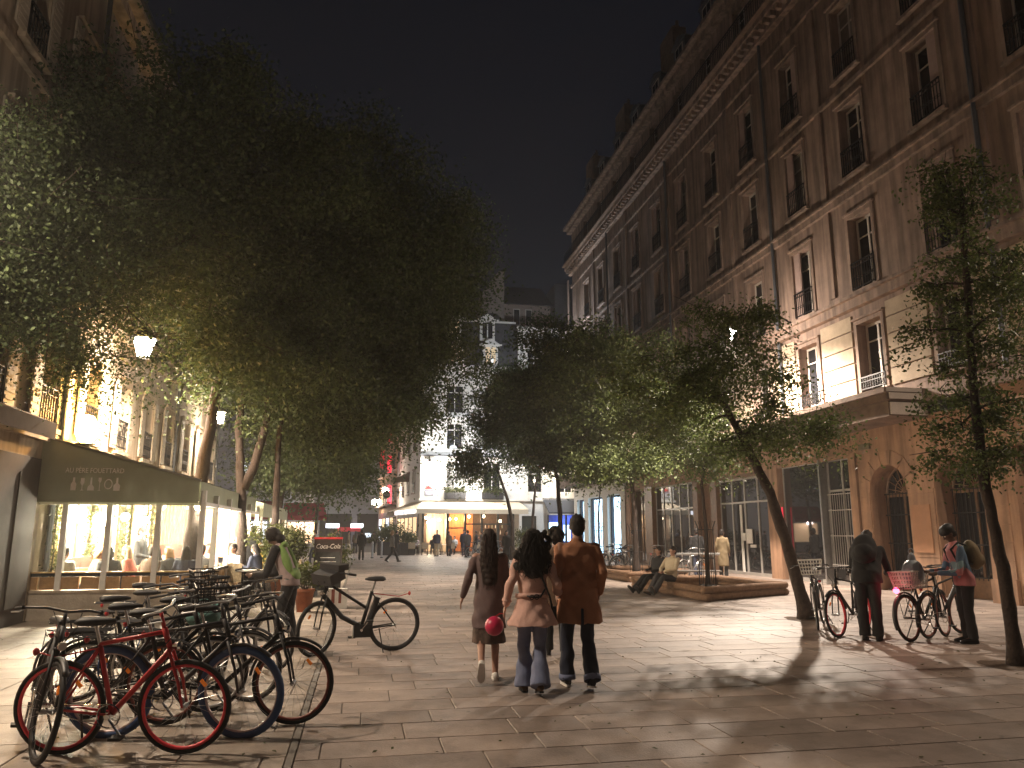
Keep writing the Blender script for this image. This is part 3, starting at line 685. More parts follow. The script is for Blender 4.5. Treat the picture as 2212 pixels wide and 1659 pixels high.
# attic block set back behind
AB = thing('attic_block', 'dark set back attic storey with paired windows above the white parapet', 'building', (0, 64, 0))
b = MB(); b.box(11.6, 16.0, 0, 4, 17, 21.6); b.build('wall', mat('attic_render', (.26, .20, .17), .9, var=.15), AB)
for x in (12.9, 14.0):
    d = MB(); d.box(x-.3, x+.3, -.05, -.002, 19.6, 21.2); o = d.build('window', M['frame'], AB); d = MB(); d.box(x-.24, x+.24, -.07, -.052, 19.7, 21.1); d.build('pane', M['pane'], o)
b = MB(); b._add([(11.4, -.3, 21.6), (16.2, -.3, 21.6), (15.6, 2, 23.9), (11.8, 2, 23.9), (11.4, 4.2, 21.6), (16.2, 4.2, 21.6)], [(0, 1, 2, 3), (0, 3, 4), (1, 5, 2), (3, 2, 5, 4), (0, 4, 5, 1)]); b.build('roof', M['slate'], AB)
b = MB(); b.box(16.3, 20, -.5, 4, 17, 23.6); b.build('stair_tower', M['slate'], AB)
# ground floor of the white building
c = MB(); wall_open(c, 4.4, 20, 0, 3.3, [(4.6, 11.9, .1, 3.2), (12.5, 13.7, .05, 2.9), (14.6, 19.6, .1, 3.0)], .3); c.build('ground_floor_wall', M['plaster'], WB)
text('62', 'door_number', M['iron'], WB, (13.1, -.01, 3.25), .22, (R(90), 0, 0), .004)
c = MB(); c.box(12.5, 13.7, .15, .25, .05, 2.9); c.build('door', mat('dark_green_door', (.012, .02, .018), .4), WB)
for x in (4.6, 6.5, 7.9, 9.2, 10.5, 11.7):
    c = MB(); c.box(x, x+.16, -.05, .25, .1, 3.2); c.build('cafe_post', mat('teal_cafe_frame', (.03, .06, .075), .5), WB)
for x0, x1, z in ((6.66, 7.9, 1.9), (8.06, 9.2, 2.2), (9.36, 10.5, 2.2), (10.66, 11.7, 2.2)):
    c = MB(); c.box(x0, x1, .0, .1, z, z+.1); c.build('window_rail', MATS['teal_cafe_frame'], WB)
c = MB(); c.box(4.6, 11.9, 3.0, 3.1, .1, 3.2); c.build('cafe_back_wall', mat('dark_cafe_wall', (.10, .065, .045), .8, var=.3), WB)
for x in (6.75, 7.0, 7.25, 7.5, 7.75, 8.0, 8.25, 8.5, 8.75): c = MB(); c.box(x, x+.235, 2.94, 2.99, .1, 3.15); c.build('wood_board', mat('orange_wood_wall', (.62, .25, .09), .6, var=.2, scale=4), WB)
c = MB(); c.box(5.2, 6.6, 2.9, 2.98, .1, 3.15); c.build('pale_wall_panel', M['cream'], WB); c = MB(); c.box(6.6, 6.75, .4, 3.0, .1, 3.2); c.build('partition', M['cream'], WB)
c = MB(); c.box(9.4, 11.6, 1.6, 2.2, .1, 1.1); c.build('bar_counter', M['wood'], WB); c = MB(); c.box(9.5, 11.5, 2.88, 2.98, 1.4, 1.45); c.box(9.5, 11.5, 2.88, 2.98, 1.9, 1.95); c.build('bar_shelf', M['wood'], WB)
for i in range(14): c = MB(); c.lathe([(.045, 0), (.045, .2), (.015, .26), (.015, .34)], 7, (9.6+i*.14, 2.8, 1.45+.5*(i % 2))); c.build('bottle', M[['white', 'awn', 'panel'][i % 3]], WB)
c = MB(); c.box(4.6, 11.9, .3, 5, 3.2, 3.25); c.build('cafe_ceiling', mat('dark_ceiling', (.15, .10, .07), .8), WB)
for i, (x, y_, z) in enumerate(((5.0, 1.2, 2.75), (5.5, .9, 2.55), (6.1, 1.5, 2.6), (5.3, 2.5, 2.4), (6.9, 1.5, 2.65), (8.4, .9, 2.85), (10.9, .9, 2.5), (9.8, 2.4, 2.9), (7.6, 3, 2.7))):
    t_ = thing('pendant_lamp', ['glowing pendant globe left inside the far café', 'low pendant globe in the far café window', 'warm globe light over the far café tables', 'small globe deeper in the far café', 'pendant bulb against the orange café wall', 'pendant globe beside the dark café post', 'pendant bulb near the tree outside the café', 'small pendant light high in the café', 'deep pendant bulb in the orange café room'][i], 'lamp', (x, 60+y_, z), group='pendant lights in the far café')
    b = MB(); b.ell((0, 0, 0), (.12, .12, .12), 10, 6); b.build('globe', M['e_warm'], t_, True); b = MB(); b.tube([(0, 0, .12), (0, 0, 3.2-z)], .01, 5); b.build('cord', M['black'], t_)
light('cafe_room_light', WB, (7.8, 1.7, 2.7), 220, (1, .62, .32), .2); light('cafe_room_light', WB, (5.4, 1.4, 2.3), 500, (1, .76, .50), .2); light('cafe_room_light', WB, (10.6, 1.2, 2.6), 90, (1, .70, .45), .2)
c = MB(); c.box(14.6, 19.6, 1.6, 1.65, .1, 3.0); c.build('blue_shop_wall', mat('blue_wall', (.08, .12, .45), .6), WB)
c = MB(); c.box(15.0, 15.9, 1.5, 1.55, .6, 2.4); c.box(16.3, 16.9, 1.5, 1.55, .9, 2.2); c.build('blue_shop_screen', M['e_blue'], WB)
for x in (14.6, 16.1, 17.6): c = MB(); c.box(x, x+.12, 0, .25, .1, 3.0); c.build('shop_post', M['awndark'], WB)
light('blue_shop_light', WB, (16.5, .9, 2.6), 60, (.35, .5, 1), .3)
# far café awning: sloping sheet, valance, illuminated sign
AW = thing('cafe_awning', 'wide cream awning lit from above over the far corner café', 'awning', (0, 60, 0))
b = MB(); b._add([(4.6, 0, 4.0), (12.3, 0, 4.0), (12.6, -2, 3.35), (4.0, -2, 3.35), (4.6, 0, 3.95), (12.3, 0, 3.95), (12.6, -2, 3.3), (4.0, -2, 3.3)], [(0, 3, 2, 1), (4, 5, 6, 7), (3, 7, 6, 2), (0, 4, 7, 3), (1, 2, 6, 5)]); b.build('canopy', M['awncream'], AW)
b = MB(); b.box(4.0, 12.6, -2.04, -2.005, 3.0, 3.34); b.build('valance', M['awncream'], AW)
b = MB(); b._add([(4.6, 0, 4.0), (4.0, -2, 3.35), (2.4, -1.4, 3.2), (2.0, 3, 3.2), (3.9, 3, 4.0)], [(0, 1, 2, 3, 4)]); b._add([(4.0, -2.02, 3.34), (2.4, -1.42, 3.2), (2.4, -1.42, 2.85), (4.0, -2.02, 3.0)], [(0, 1, 2, 3)]); b._add([(2.4, -1.42, 3.2), (2.0, 3, 3.2), (2.0, 3, 2.85), (2.4, -1.42, 2.85)], [(0, 1, 2, 3)]); b.build('side_canopy', M['awncream'], AW)
b = MB(); b._add([(2.45, -1.5, 3.17), (3.95, -2.1, 3.32), (3.95, -2.1, 3.05), (2.45, -1.5, 2.9)], [(3, 2, 1, 0)]); b._add([(2.45, -1.46, 3.17), (3.95, -2.06, 3.32), (3.95, -2.06, 3.05), (2.45, -1.46, 2.9)], [(0, 1, 2, 3)]); b.build('illuminated_sign', M['e_white'], AW)
AW2 = thing('shop_awning', 'dark blue awning beside the cream café awning', 'awning', (0, 58.4, 0))
b = MB(); b._add([(14.2, 1.6, 4.3), (18.5, 1.6, 4.3), (18.6, -.2, 3.15), (14.3, -.2, 3.15), (14.2, 1.6, 4.22), (18.5, 1.6, 4.22), (18.6, -.2, 3.05), (14.3, -.2, 3.05)], [(0, 3, 2, 1), (4, 5, 6, 7), (3, 7, 6, 2), (0, 4, 7, 3)]); b.build('canopy', M['awndark'], AW2)
b = MB(); b.box(14.3, 18.6, -.25, -.205, 2.95, 3.02); b.build('light_strip', M['white'], AW2)
# wall lamps of the white building: sconce, string lights
s = thing('wall_sconce', 'black gooseneck wall lamp washing the white corner wall with light', 'lamp', (5.05, 59.95, 7.2))
b = MB(); b.tube([(0, 0, .25), (0, -.25, .35), (0, -.5, .25), (0, -.5, .0)], .03, 6); b.lathe([(.05, .05), (.22, -.18), (.2, -.18), (.04, .03)], 12, (0, -.5, 0)); b.build('lamp_arm', M['iron'], s)
b = MB(); b.ell((0, -.5, -.1), (.07, .07, .07), 8, 6); b.build('bulb', M['e_warm'], s); light('sconce_light', s, (0, -.9, -.5), 800, (1, .93, .82), .1)
for i, (x, z) in enumerate(((14.0, 5.9), (14.8, 5.75), (15.6, 5.9), (16.4, 6.2), (16.9, 5.7), (17.6, 5.9), (18.3, 6.4), (12.4, 6.7), (13.2, 5.6))):
    t_ = thing('festoon_bulb', ['warm bulb above the dark blue awning', 'second festoon bulb from the white wall', 'festoon bulb half hidden by twigs', 'brightest festoon bulb among the leaves', 'low festoon bulb near the lit shop', 'festoon bulb close to the stone block', 'highest festoon bulb in the foliage', 'bulb on the white wall behind the tree', 'festoon bulb above the green door'][i], 'light bulb', (x, 58.6, z), group='festoon bulbs at the far facade')
    b = MB(); b.ell((0, 0, 0), (.09, .09, .11), 8, 6); b.build('bulb', M['e_warm'], t_); b = MB(); b.tube([(0, 0, .1), (0, 0, .2)], .03, 6); b.tube([(0, 0, .18), (0, 1.4, .5)], .012, 4); b.build('socket', M['black'], t_)
light('festoon_glow', WB, (15.6, -1.2, 5.9), 240, (1, .85, .62), .4); light('awning_glow', AW, (8.0, -2.2, 5.3), 850, (1, .90, .78), .3); light('cornice_fill', WB, (7.4, -3.6, 8.6), 330, (.86, .92, 1), .3)  # cornice light has no fitting; added to brighten the upper white wall
# plaque, mosaic, flower boxes
s = thing('street_plaque', 'blue enamel street name plaque on the white corner wall', 'sign', (5.1, 59.96, 4.65)); b = MB(); b.box(-.36, .36, -.03, 0, -.22, .22); b.build('plate', mat('plaque_frame', (.10, .13, .16), .4), s); b = MB(); b.box(-.31, .31, -.036, -.031, -.17, .17); b.build('plate_face', mat('plaque_face', (.30, .28, .33), .4), s)
b = MB()
for z_, x_, w_ in ((.07, -.12, .16), (.07, .12, .10), (-.01, 0, .24), (-.09, -.02, .2)): b.box(x_-w_/2, x_+w_/2, -.04, -.0365, z_-.02, z_+.02)
tag(b.build('faded_lettering', M['white'], s), kind='stuff')
s = thing('wall_mosaic', 'small red tile mosaic above the street plaque', 'mosaic', (5.05, 59.97, 4.95)); ti = 0
for (i, j) in ((0, 0), (1, 0), (2, 0), (3, 0), (4, 0), (1, 1), (3, 1), (2, 1), (2, 2), (0, 2), (4, 2), (1, 3), (3, 3)):
    b = MB(); b.box(-.27+i*.11, -.17+i*.11, -.02, 0, j*.085, j*.085+.075); b.build('tile', M['red'], s)
for i, x in enumerate((7.1, 10.1)):
    s = thing('window_box', ['flower box with yellow green plants under the lit window of the white wall', 'flower box with plants under the window behind the tree'][i], 'flower box', (x, 59.75, 4.15), group='flower boxes of the white building')
    b = MB(); b.box(-.85, .85, -.18, .18, 0, .5); b.build('trough', M['dkgrey'], s); WBOX = s
    rail_mb(1.7, .55, y=-.22, step=.2).build('railing', M['iron'], s)

# ================================================================== SIDE STREET beyond the corner
SB = thing('corner_side_wing', 'cream side wing of the corner building running away down the lane', 'building', (4.4, 60.02, 0), R(-84.6))
xs = [-3-3.0*i for i in range(4)]
ops = [(x-.45, x+.45, z, z+1.7) for x in xs for z in (4.8, 8.2, 11.3)]
b = MB(); wall_open(b, -13, -.0, 0, 14.7, ops, .25); b._add([(-13, 0, 0), (-13, 6, 0), (-13, 6, 14.7), (-13, 0, 14.7)], [(0, 1, 2, 3)]); b.build('wall', M['plaster'], SB); b = MB(); b.box(-13, 0, .3, .32, 4, 14.5); b.build('inner_wall', MATS['dark_room'], SB)
p0 = None
for x in xs:
    for z in (4.8, 8.2, 11.3):
        if p0 is None: p0 = window_set(SB, .9, 1.7, M['pane'], .2, rail=.8); p0.location = (x, 0, z)
        else: copy_tree(p0, None, (x, 0, z))
b = MB(); b._add([(-13, .1, 14.7), (0, .1, 14.7), (0, 2, 18), (-13, 2, 18)], [(0, 1, 2, 3)]); b.build('roof', M['slate'], SB)
b = MB(); b.box(-12, -.5, -.03, .2, .3, 3.2); b.build('lit_shopfront', mat('side_shopfront', (.06, .05, .05), .4), SB)
for i in range(5): b = MB(); b.box(-11.5+i*2.2, -10+i*2.2, -.06, -.031, .8, 2.8); b.build('shop_pane', M['e_win'], SB)
PB = thing('hotel_building', 'pink and ochre building with a red vertical sign in the lane', 'building', (3.18, 72.98, 0), R(-84.6))
xs = [-2.2-2.6*i for i in range(5)]
ops = [(x-.45, x+.45, z, z+1.7) for x in xs for z in (4.6, 7.8, 10.9)]
b = MB(); wall_open(b, -14, -.0, 0, 13.0, ops, .25, -.02); b._add([(-14, -.02, 0), (-14, 6, 0), (-14, 6, 13), (-14, -.02, 13)], [(0, 1, 2, 3)]); b.build('wall', M['ochre'], PB); b = MB(); b.box(-14, 0, .3, .32, 4, 13); b.build('inner_wall', MATS['dark_room'], PB)
p0 = None
for x in xs:
    for z in (4.6, 7.8, 10.9):
        if p0 is None: p0 = window_set(PB, .9, 1.7, M['pane'], .2, rail=.8, surmat=M['pink']); p0.location = (x, 0, z)
        else: copy_tree(p0, None, (x, 0, z))
for z in (4.2, 7.4, 10.5, 12.8): b = MB(); b.box(-14.1, 0, -.5 if z < 12 else -.35, -.021, z, z+.18); b.build('balcony_slab', M['pink'], PB)
b = MB(); b.box(-14, 0, -.06, .2, .2, 3.6); b.build('shopfront', mat('wine_shopfront', (.15, .03, .04), .4), PB)
for i in range(4): b = MB(); b.box(-12.8+i*3, -10.8+i*3, -.09, -.061, .7, 3.0); b.build('shop_pane', M['e_win' if i % 2 else 'e_winw'], PB)
s = thing('hotel_sign', 'tall dim red vertical sign hanging from the pink facade', 'sign', (1.75, 75, 7.7)); b = MB(); b.box(-.22, .22, -.08, .08, 0, 1.9); b.build('sign_box', M['e_redd'], s)
b = MB(); b.box(-.04, .03, -.085, -.081, .25, 1.75); b.box(-.12, -.07, -.085, -.081, .5, 1.6); tag(b.build('tube_lettering', M['e_red'], s), kind='stuff')
b = MB(); b.tube([(.2, 0, 1.5), (1.1, .0, 1.5)], .03, 5); b.tube([(.2, 0, .3), (1.2, .0, .3)], .03, 5); b.build('bracket', M['iron'], s)
for i, (z0, z1, x) in enumerate(((7.0, 8.6, 2.62), (9.9, 10.8, 2.66), (4.2, 5.9, 2.7))):
    s = thing('red_neon_panel', ['bright red light panel on the pink facade beside the hotel sign', 'upper small red light panel on the pink facade', 'pinkish red light panel above the shop entrance'][i], 'neon light', (x-.2, 71.5, z0)); b = MB(); b.box(-.22, .12, -.05, .05, 0, z1-z0); b.build('panel', M['e_red'], s); light('panel_glow', s, (-.4, -.3, .8), 14, (1, .08, .14), .2)
s = thing('round_shop_sign', 'round dark shop sign hanging over the lane', 'sign', (2.0, 66, 4.75)); b = MB(); b.lathe([(.36, -.05), (.36, .05)], 18, (0, 0, 0), 'y'); b.build('disc', mat('sign_green', (.05, .07, .05), .4), s); b = MB(); b.torus((0, -.06, 0), .32, .02, 20, 5); b.build('rim', M['e_dimwin'], s); text('MOA', 'lettering', M['white'], s, (0, -.07, -.09), .26, (R(90), 0, 0), .002); b = MB(); b.tube([(.3, 0, .3), (1.5, 0, .3)], .03, 5); b.build('bracket', M['iron'], s)
s = thing('raised_awning', 'small brown triangular awning jutting from the side wing', 'awning', (3.2, 63.5, 5.7)); b = MB(); b._add([(.6, 0, .8), (-1.0, -.2, .1), (-.6, 1.2, .0), (.6, 1.4, .7), (-.9, -.2, -.1), (.55, 0, .0)], [(0, 1, 2, 3), (0, 5, 4, 1)]); b.build('cloth', mat('olive_cloth', (.13, .09, .045), .9), s)
# far end of the street
FB = thing('arcade_building', 'dim grey building with a square pillared arcade closing the street', 'building', (0, 112, 0))
ops = [(x-.6, x+.6, z, z+2.2) for x in np.arange(-26, 12, 3.2) for z in (7.5, 11, 14.5)] + [(x-2.2, x+2.2, 0, 4.2) for x in np.arange(-24.4, 12, 5.2)]
b = MB(); wall_open(b, -28, 14, 0, 17.5, [tuple(float(v) for v in o) for o in ops], .6); b.build('wall', M['plaster2'], FB); b = MB(); b.box(-28, 14, 4, 4.2, 0, 17); b.build('inner_wall', MATS['dark_room'], FB)
b = MB(); b._add([(-28, 0, 17.5), (14, 0, 17.5), (14, 3, 21), (-28, 3, 21)], [(0, 1, 2, 3)]); b.build('roof', M['slate'], FB)
b = MB(); b.box(-28, 14, -.4, -.001, 4.6, 5.4); b.build('cornice', M['plaster2'], FB)
p0 = None
for x in np.arange(-26, 12, 3.2):
    for z in (7.5, 11, 14.5):
        if p0 is None: p0 = window_set(FB, 1.2, 2.2, M['pane'], .3, rail=.9, surround=False); p0.location = (float(x), 0, z)
        else: copy_tree(p0, None, (float(x), 0, z))
for i, (x, z, w_, m_) in enumerate(((-11.2, 3.3, 1.3, 'e_white'), (-8.3, 2.9, .9, 'e_white'), (-3.9, 2.5, 1.8, 'e_white'), (-.6, 2.5, 1.7, 'e_white'), (-5.6, 3.6, .6, 'e_green'), (-7.4, 2.2, .5, 'e_white'), (-1.7, 2.0, 3.2, 'e_redd'), (1.0, 1.2, .9, 'e_winw'), (-6.1, 1.6, .5, 'e_winw'), (-9.6, 1.5, 1.0, 'e_winw'), (-13.0, 3.0, .8, 'e_red'))):
    s = thing('distant_sign', ['bright white sign among the red awnings', 'small white sign in the far arcade', 'wide bluish white sign under the far arcade', 'bluish white sign right of the wide one', 'small green light in the far arcade', 'faint white sign low in the arcade', 'red awning strip below the white signs', 'lit doorway beside the lane corner', 'narrow lit window in the arcade', 'lit shop window behind the pedestrians', 'small red sign left in the far arcade'][i], 'sign', (x, 109.5 if i else 80, z)); b = MB(); b.box(-w_/2, w_/2, -.05, .05, -.3, .3); b.build('sign_panel', M[m_], s)
    for sx in (-.4, .4): b = MB(); b.box(sx*w_-.03, sx*w_+.03, -.02, .02, .3, .9); b.build('hanger', M['iron'], s)
# grey building across the side street on the left, with its red awnings
GB = thing('grey_building', 'plain grey building with one lit window behind the café terrace', 'building', (0, 60, 0))
b = MB(); wall_open(b, -24, -5.4, 0, 15, [(-9.2, -7.9, 5.0, 6.9), (-12.5, -11.2, 5.0, 6.9), (-9.2, -7.9, 8.6, 10.5), (-12.5, -11.2, 8.6, 10.5)], .3); b._add([(-5.4, 0, 0), (-5.4, 30, 0), (-5.4, 30, 15), (-5.4, 0, 15)], [(0, 1, 2, 3)]); b.build('wall', M['plaster2'], GB); b = MB(); b.box(-24, -5.4, -.15, -.001, 7.3, 7.5); b.build('cornice', M['plaster2'], GB)
for x, z, m_ in ((-8.55, 5.0, 'e_winw'), (-11.85, 5.0, 'pane'), (-8.55, 8.6, 'pane'), (-11.85, 8.6, 'pane')): o = window_set(GB, 1.3, 1.9, M[m_], .25, surround=False, frame_m=M['iron'] if m_ != 'pane' else None); o.location = (x, 0, z)
b = MB(); b._add([(-24, 0, 15), (-5.4, 0, 15), (-5.4, 2.5, 18), (-24, 2.5, 18)], [(0, 1, 2, 3)]); b.build('roof', M['zinc'], GB)
for i, (x0, x1, yy) in enumerate(((-9.6, -5.6, 50), (-5.2, -2.6, 53), (-13.5, -10, 52))):
    s = thing('red_awning', ['red awning of the shop past the café terrace', 'smaller red awning by the pillars', 'red awning farthest left behind the tree trunks'][i], 'awning', (0, yy, 0), group='red awnings past the terrace')
    b = MB(); b._add([(x0, 1.5, 3.6), (x1, 1.5, 3.6), (x1+.3, 0, 2.7), (x0, 0, 2.7), (x0, 0, 2.4), (x1+.3, 0, 2.4)], [(0, 3, 2, 1), (3, 4, 5, 2)]); b.build('canopy', M['awnred'], s)
    for x in np.arange(x0+.2, x1, 1.3): b = MB(); b.tube([(float(x), 0.05, 0), (float(x), .05, 2.7)], .04, 6); b.build('post', M['white'], s)
    b = MB(); b.box(x0+.3, x1-.3, 1.2, 1.25, .9, 2.3); b.build('shop_window', M['e_winw' if i == 0 else 'e_win'], s)
    light('awning_light', s, ((x0+x1)/2, .6, 2.3), 70, (1, .8, .75) if i else (1, .85, .9), .2)
# ================================================================== CAFÉ TERRACE
CT = thing('cafe_terrace', 'glazed café terrace with pale posts and golden panels around seated diners', 'terrace', (-4.6, 16.2, 0))
def ctp(mb, name, m, par=None, sm=False): return mb.build(name, m, par or CT, sm, loc=(4.6, -16.2, 0))
b = MB(); b.box(-6.35, -3.02, 16.2, 16.42, 0, .50); ctp(b, 'low_wall', M['terrawall'])
b = MB(); b.box(-3.24, -3.02, 16.421, 24.6, 0, .50); ctp(b, 'low_wall', M['terrawall'])
b = MB(); b.box(-6.40, -2.98, 16.16, 16.46, .501, .545); b.box(-3.28, -2.98, 16.461, 24.6, .501, .545); ctp(b, 'coping', M['cream'])
for i in range(9):
    b = MB(); b.box(-6.3+i*.36, -5.98+i*.36, 16.26, 16.30, .56, .79); ctp(b, 'wood_panel', M['panel'])
for i in range(22):
    b = MB(); b.box(-3.14, -3.10, 16.45+i*.36, 16.77+i*.36, .56, .79); ctp(b, 'wood_panel', M['panel'])
b = MB(); b.box(-6.35, -3.06, 16.24, 16.32, .80, .86); b.box(-3.14, -3.06, 16.321, 24.5, .80, .86); ctp(b, 'hand_rail', M['iron'])
b = MB(); b.box(-6.35, -3.06, 16.23, 16.33, .861, .885); ctp(b, 'rail_cap', mat('polished_brass', (.55, .38, .18), .3, .8, var=0))
for x in (-6.28, -5.62, -4.83, -3.93, -3.12): b = MB(); b.box(x-.05, x+.05, 16.22, 16.34, .545, 2.45); ctp(b, 'post', M['white'])
for y in (17.6, 19.3, 21.0, 22.7, 24.4): b = MB(); b.box(-3.16, -3.06, y-.05, y+.05, .545, 2.4); ctp(b, 'post', M['white'])
for x0, x1 in ((-6.23, -5.67), (-5.57, -4.88), (-4.78, -3.98), (-3.88, -3.17)): b = MB(); b.box(x0, x1, 16.27, 16.28, .89, 2.15); ctp(b, 'glass_pane', M['glass'])
b = MB(); b.box(-6.3, -3.06, 16.235, 16.315, 2.15, 2.22); b.box(-3.14, -3.06, 16.32, 24.5, 2.15, 2.22); ctp(b, 'top_rail', M['white'])
b = MB(); b.box(-6.05, -3.3, 24.3, 24.4, .9, 2.3); ctp(b, 'end_screen', M['curtain'])
# curtains as pleated sheets
def curtain(x0, y0, x1, y1, z0, z1, n=40):
    b = MB(); p0 = Vector((x0, y0, 0)); p1 = Vector((x1, y1, 0)); d = (p1-p0); nrm = Vector((-d.y, d.x, 0)).normalized(); rings = []
    pts = [p0 + d*i/n + nrm*.035*math.sin(i*1.25) for i in range(n+1)]
    for i in range(n):
        b.quad((pts[i].x, pts[i].y, z0), (pts[i+1].x, pts[i+1].y, z0), (pts[i+1].x, pts[i+1].y, z1), (pts[i].x, pts[i].y, z1))
    ctp(b, 'curtain', M['curtain'])
curtain(-6.0, 16.7, -6.0, 17.8, .6, 2.5); curtain(-6.0, 19.1, -6.0, 20.0, .6, 2.5); curtain(-6.0, 22.2, -6.0, 23.0, .6, 2.5); curtain(-5.9, 24.2, -5.1, 24.2, .9, 2.4)
for y0, y1 in ((17.2, 18.8), (20.2, 21.8), (23.4, 25.0), (26.7, 28.3), (29.7, 31.3)):
    b = MB(); b.box(-6.32, -6.25, y0+.1, y1-.1, .5, 2.9); o = ctp(b, 'lit_cafe_window', mat('cafe_window_light', (1, .9, .7), emit=9, ecol=(1, .82, .56), var=0))
    b = MB()
    for k in range(4): b.box(-6.24, -6.2, y0+.05+k*.5, y0+.1+k*.5, .45, 2.95)
    b.box(-6.24, -6.2, y0, y1, 2.0, 2.06); b.build('window_bars', M['wood'], o)
b = MB(); b.box(-5.9, -3.3, 16.5, 31, .0, .04); ctp(b, 'terrace_floor', mat('terrace_boards', (.2, .13, .08), .6, var=.3))
b = MB(); b.box(-5.2, -3.9, 20.95, 21.05, .5, 1.32); b.box(-5.2, -3.9, 20.6, 20.95, .4, .5); ctp(b, 'red_bench', M['brickred'])
b = MB(); b.box(-5.9, -5.4, 17.2, 19.6, .4, .5); b.box(-5.98, -5.9, 17.2, 19.6, .5, 1.1); ctp(b, 'wall_bench', M['brickred'])
LPOS = [(-5.75, 17.35, 2.0), (-5.75, 18.75, 1.9), (-5.7, 20.4, 2.0), (-4.6, 19.2, 2.25), (-3.6, 20.6, 2.25), (-5.7, 22.2, 1.95), (-4.4, 22.8, 2.2), (-3.6, 18.3, 2.2), (-5.2, 27, 2.3), (-4.4, 30, 2.3), (-5.2, 24.9, 2.3)]
for i, p in enumerate(LPOS):
    s = thing('terrace_lamp', ['brightest globe lamp at the left end of the terrace', 'second wall globe lamp behind the striped curtain', 'wall globe lamp beside the red bench', 'hanging globe lamp over the middle tables', 'hanging globe lamp near the outer posts', 'wall globe lamp at the back of the terrace', 'rear hanging globe lamp under the awning', 'hanging globe lamp behind the near tree trunk', 'globe lamp under the second awning', 'farthest globe lamp of the café front', 'globe lamp between the two awnings'][i], 'lamp', p, group='globe lamps of the terrace')
    b = MB(); b.ell((0, 0, 0), (.11, .11, .11) if i > 1 else (.16, .16, .16), 12, 8); b.build('globe', M['e_warm'] if i > 1 else M['e_lamp'], s, True)
    b = MB(); b.tube([(0, 0, .1), (0, 0, .3)], .015, 5); b.lathe([(.05, .1), (.03, .14)], 8); b.build('stem', M['iron'], s)
    light('globe_light', s, (.0, 0, -.2), [1100, 800, 420, 480, 300, 380, 280, 300, 380, 380, 320][i], (1, .86, .66), .12)
# climbing plants on the terrace wall
def leaves_mesh(name, cs, size, m, rs, up=.35, extra=None):
    """many rhombic leaf blades at points cs (N,3)"""
    n = len(cs); d = rs.normal(size=(n, 3)); d[:, 2] -= .15; d /= np.linalg.norm(d, axis=1)[:, None]
    s = rs.normal(size=(n, 3)); s[:, 2] *= 1-up; s -= d*(s*d).sum(1)[:, None]; s /= np.linalg.norm(s, axis=1)[:, None]
    L = (size*(.65+.7*rs.rand(n)))[:, None]; co = np.empty((n, 4, 3), np.float32)
    co[:, 0] = cs; co[:, 1] = cs+d*L*.5+s*L*.28; co[:, 2] = cs+d*L; co[:, 3] = cs+d*L*.5-s*L*.28
    me = bpy.data.meshes.new(name); me.vertices.add(n*4); me.vertices.foreach_set('co', co.ravel()); me.loops.add(n*4)
    me.loops.foreach_set('vertex_index', np.arange(n*4, dtype=np.int32)); me.polygons.add(n)
    me.polygons.foreach_set('loop_start', np.arange(n, dtype=np.int32)*4); me.polygons.foreach_set('loop_total', np.full(n, 4, np.int32))
    me.materials.append(m); me.update(calc_edges=True); return me
for i, (x, y) in enumerate(((-5.95, 16.75), (-5.95, 18.95), (-5.3, 21.3), (-5.9, 21.2))):
    cs = np.column_stack([x+rs.normal(0, .07, 500), y+rs.normal(0, .09, 500), rs.uniform(.55, 2.25, 500)])
    s = thing('climbing_plant', ['climbing plant on the left corner post of the terrace', 'climbing plant beside the striped curtain', 'hanging plant over the red bench', 'climbing plant at the rear wall lamp'][i], 'plant', (0, 0, 0), group='plants inside the terrace')
    obj('foliage', leaves_mesh('foliage', cs, .075, M['leafpot'], rs), s); b = MB(); b.tube([(x, y, .04), (x+.02, y, 1.2), (x, y, 2.2)], .015, 5); b.build('stem', M['bark'], s)
# awnings of the café
A1 = thing('green_awning', 'sage green awning with the café name and bottle drawings on its end panel', 'awning', (-6.1, 16.1, 2.2))
b = MB()
x0, x1 = 0.0, 2.92; zt0, zt1 = 1.24, .42
b._add([(x0-.25, 0, 0), (x1, 0, 0), (x1, 0, zt1), (x0, 0, zt0), (x0-.2, 0, zt0-.9)], [(0, 1, 2, 3, 4)]); b._add([(x0-.25, 0, -.012), (x1, 0, -.012), (x1, .012, 0), (x0-.25, .012, 0)], [(0, 1, 2, 3)])
b.build('end_panel', M['awn'], A1)
b = MB(); b._add([(x0, 0, zt0+.01), (x1+.02, 0, zt1+.01), (x1+.02, 8.2, zt1+.01), (x0, 8.2, zt0+.01), (x0, 0, zt0-.02), (x1+.02, 0, zt1-.02), (x1+.02, 8.2, zt1-.02), (x0, 8.2, zt0-.02)], [(0, 1, 2, 3), (7, 6, 5, 4), (0, 4, 5, 1)]); b.build('canopy', M['awn'], A1)
b = MB(); b.box(x1+.0, x1+.02, .02, 8.2, 0.0, zt1); b.build('front_valance', M['awn'], A1)
b = MB(); b.tube([(x0, -.02, zt0+.02), (x1+.03, -.02, zt1+.02)], .022, 6); b.build('awning_bar', M['steel'], A1)
text('AU PÈRE FOUETTARD', 'lettering', M['print'], A1, (.98, -.006, .56), .135, (R(90), 0, 0), .002, sx=.80)
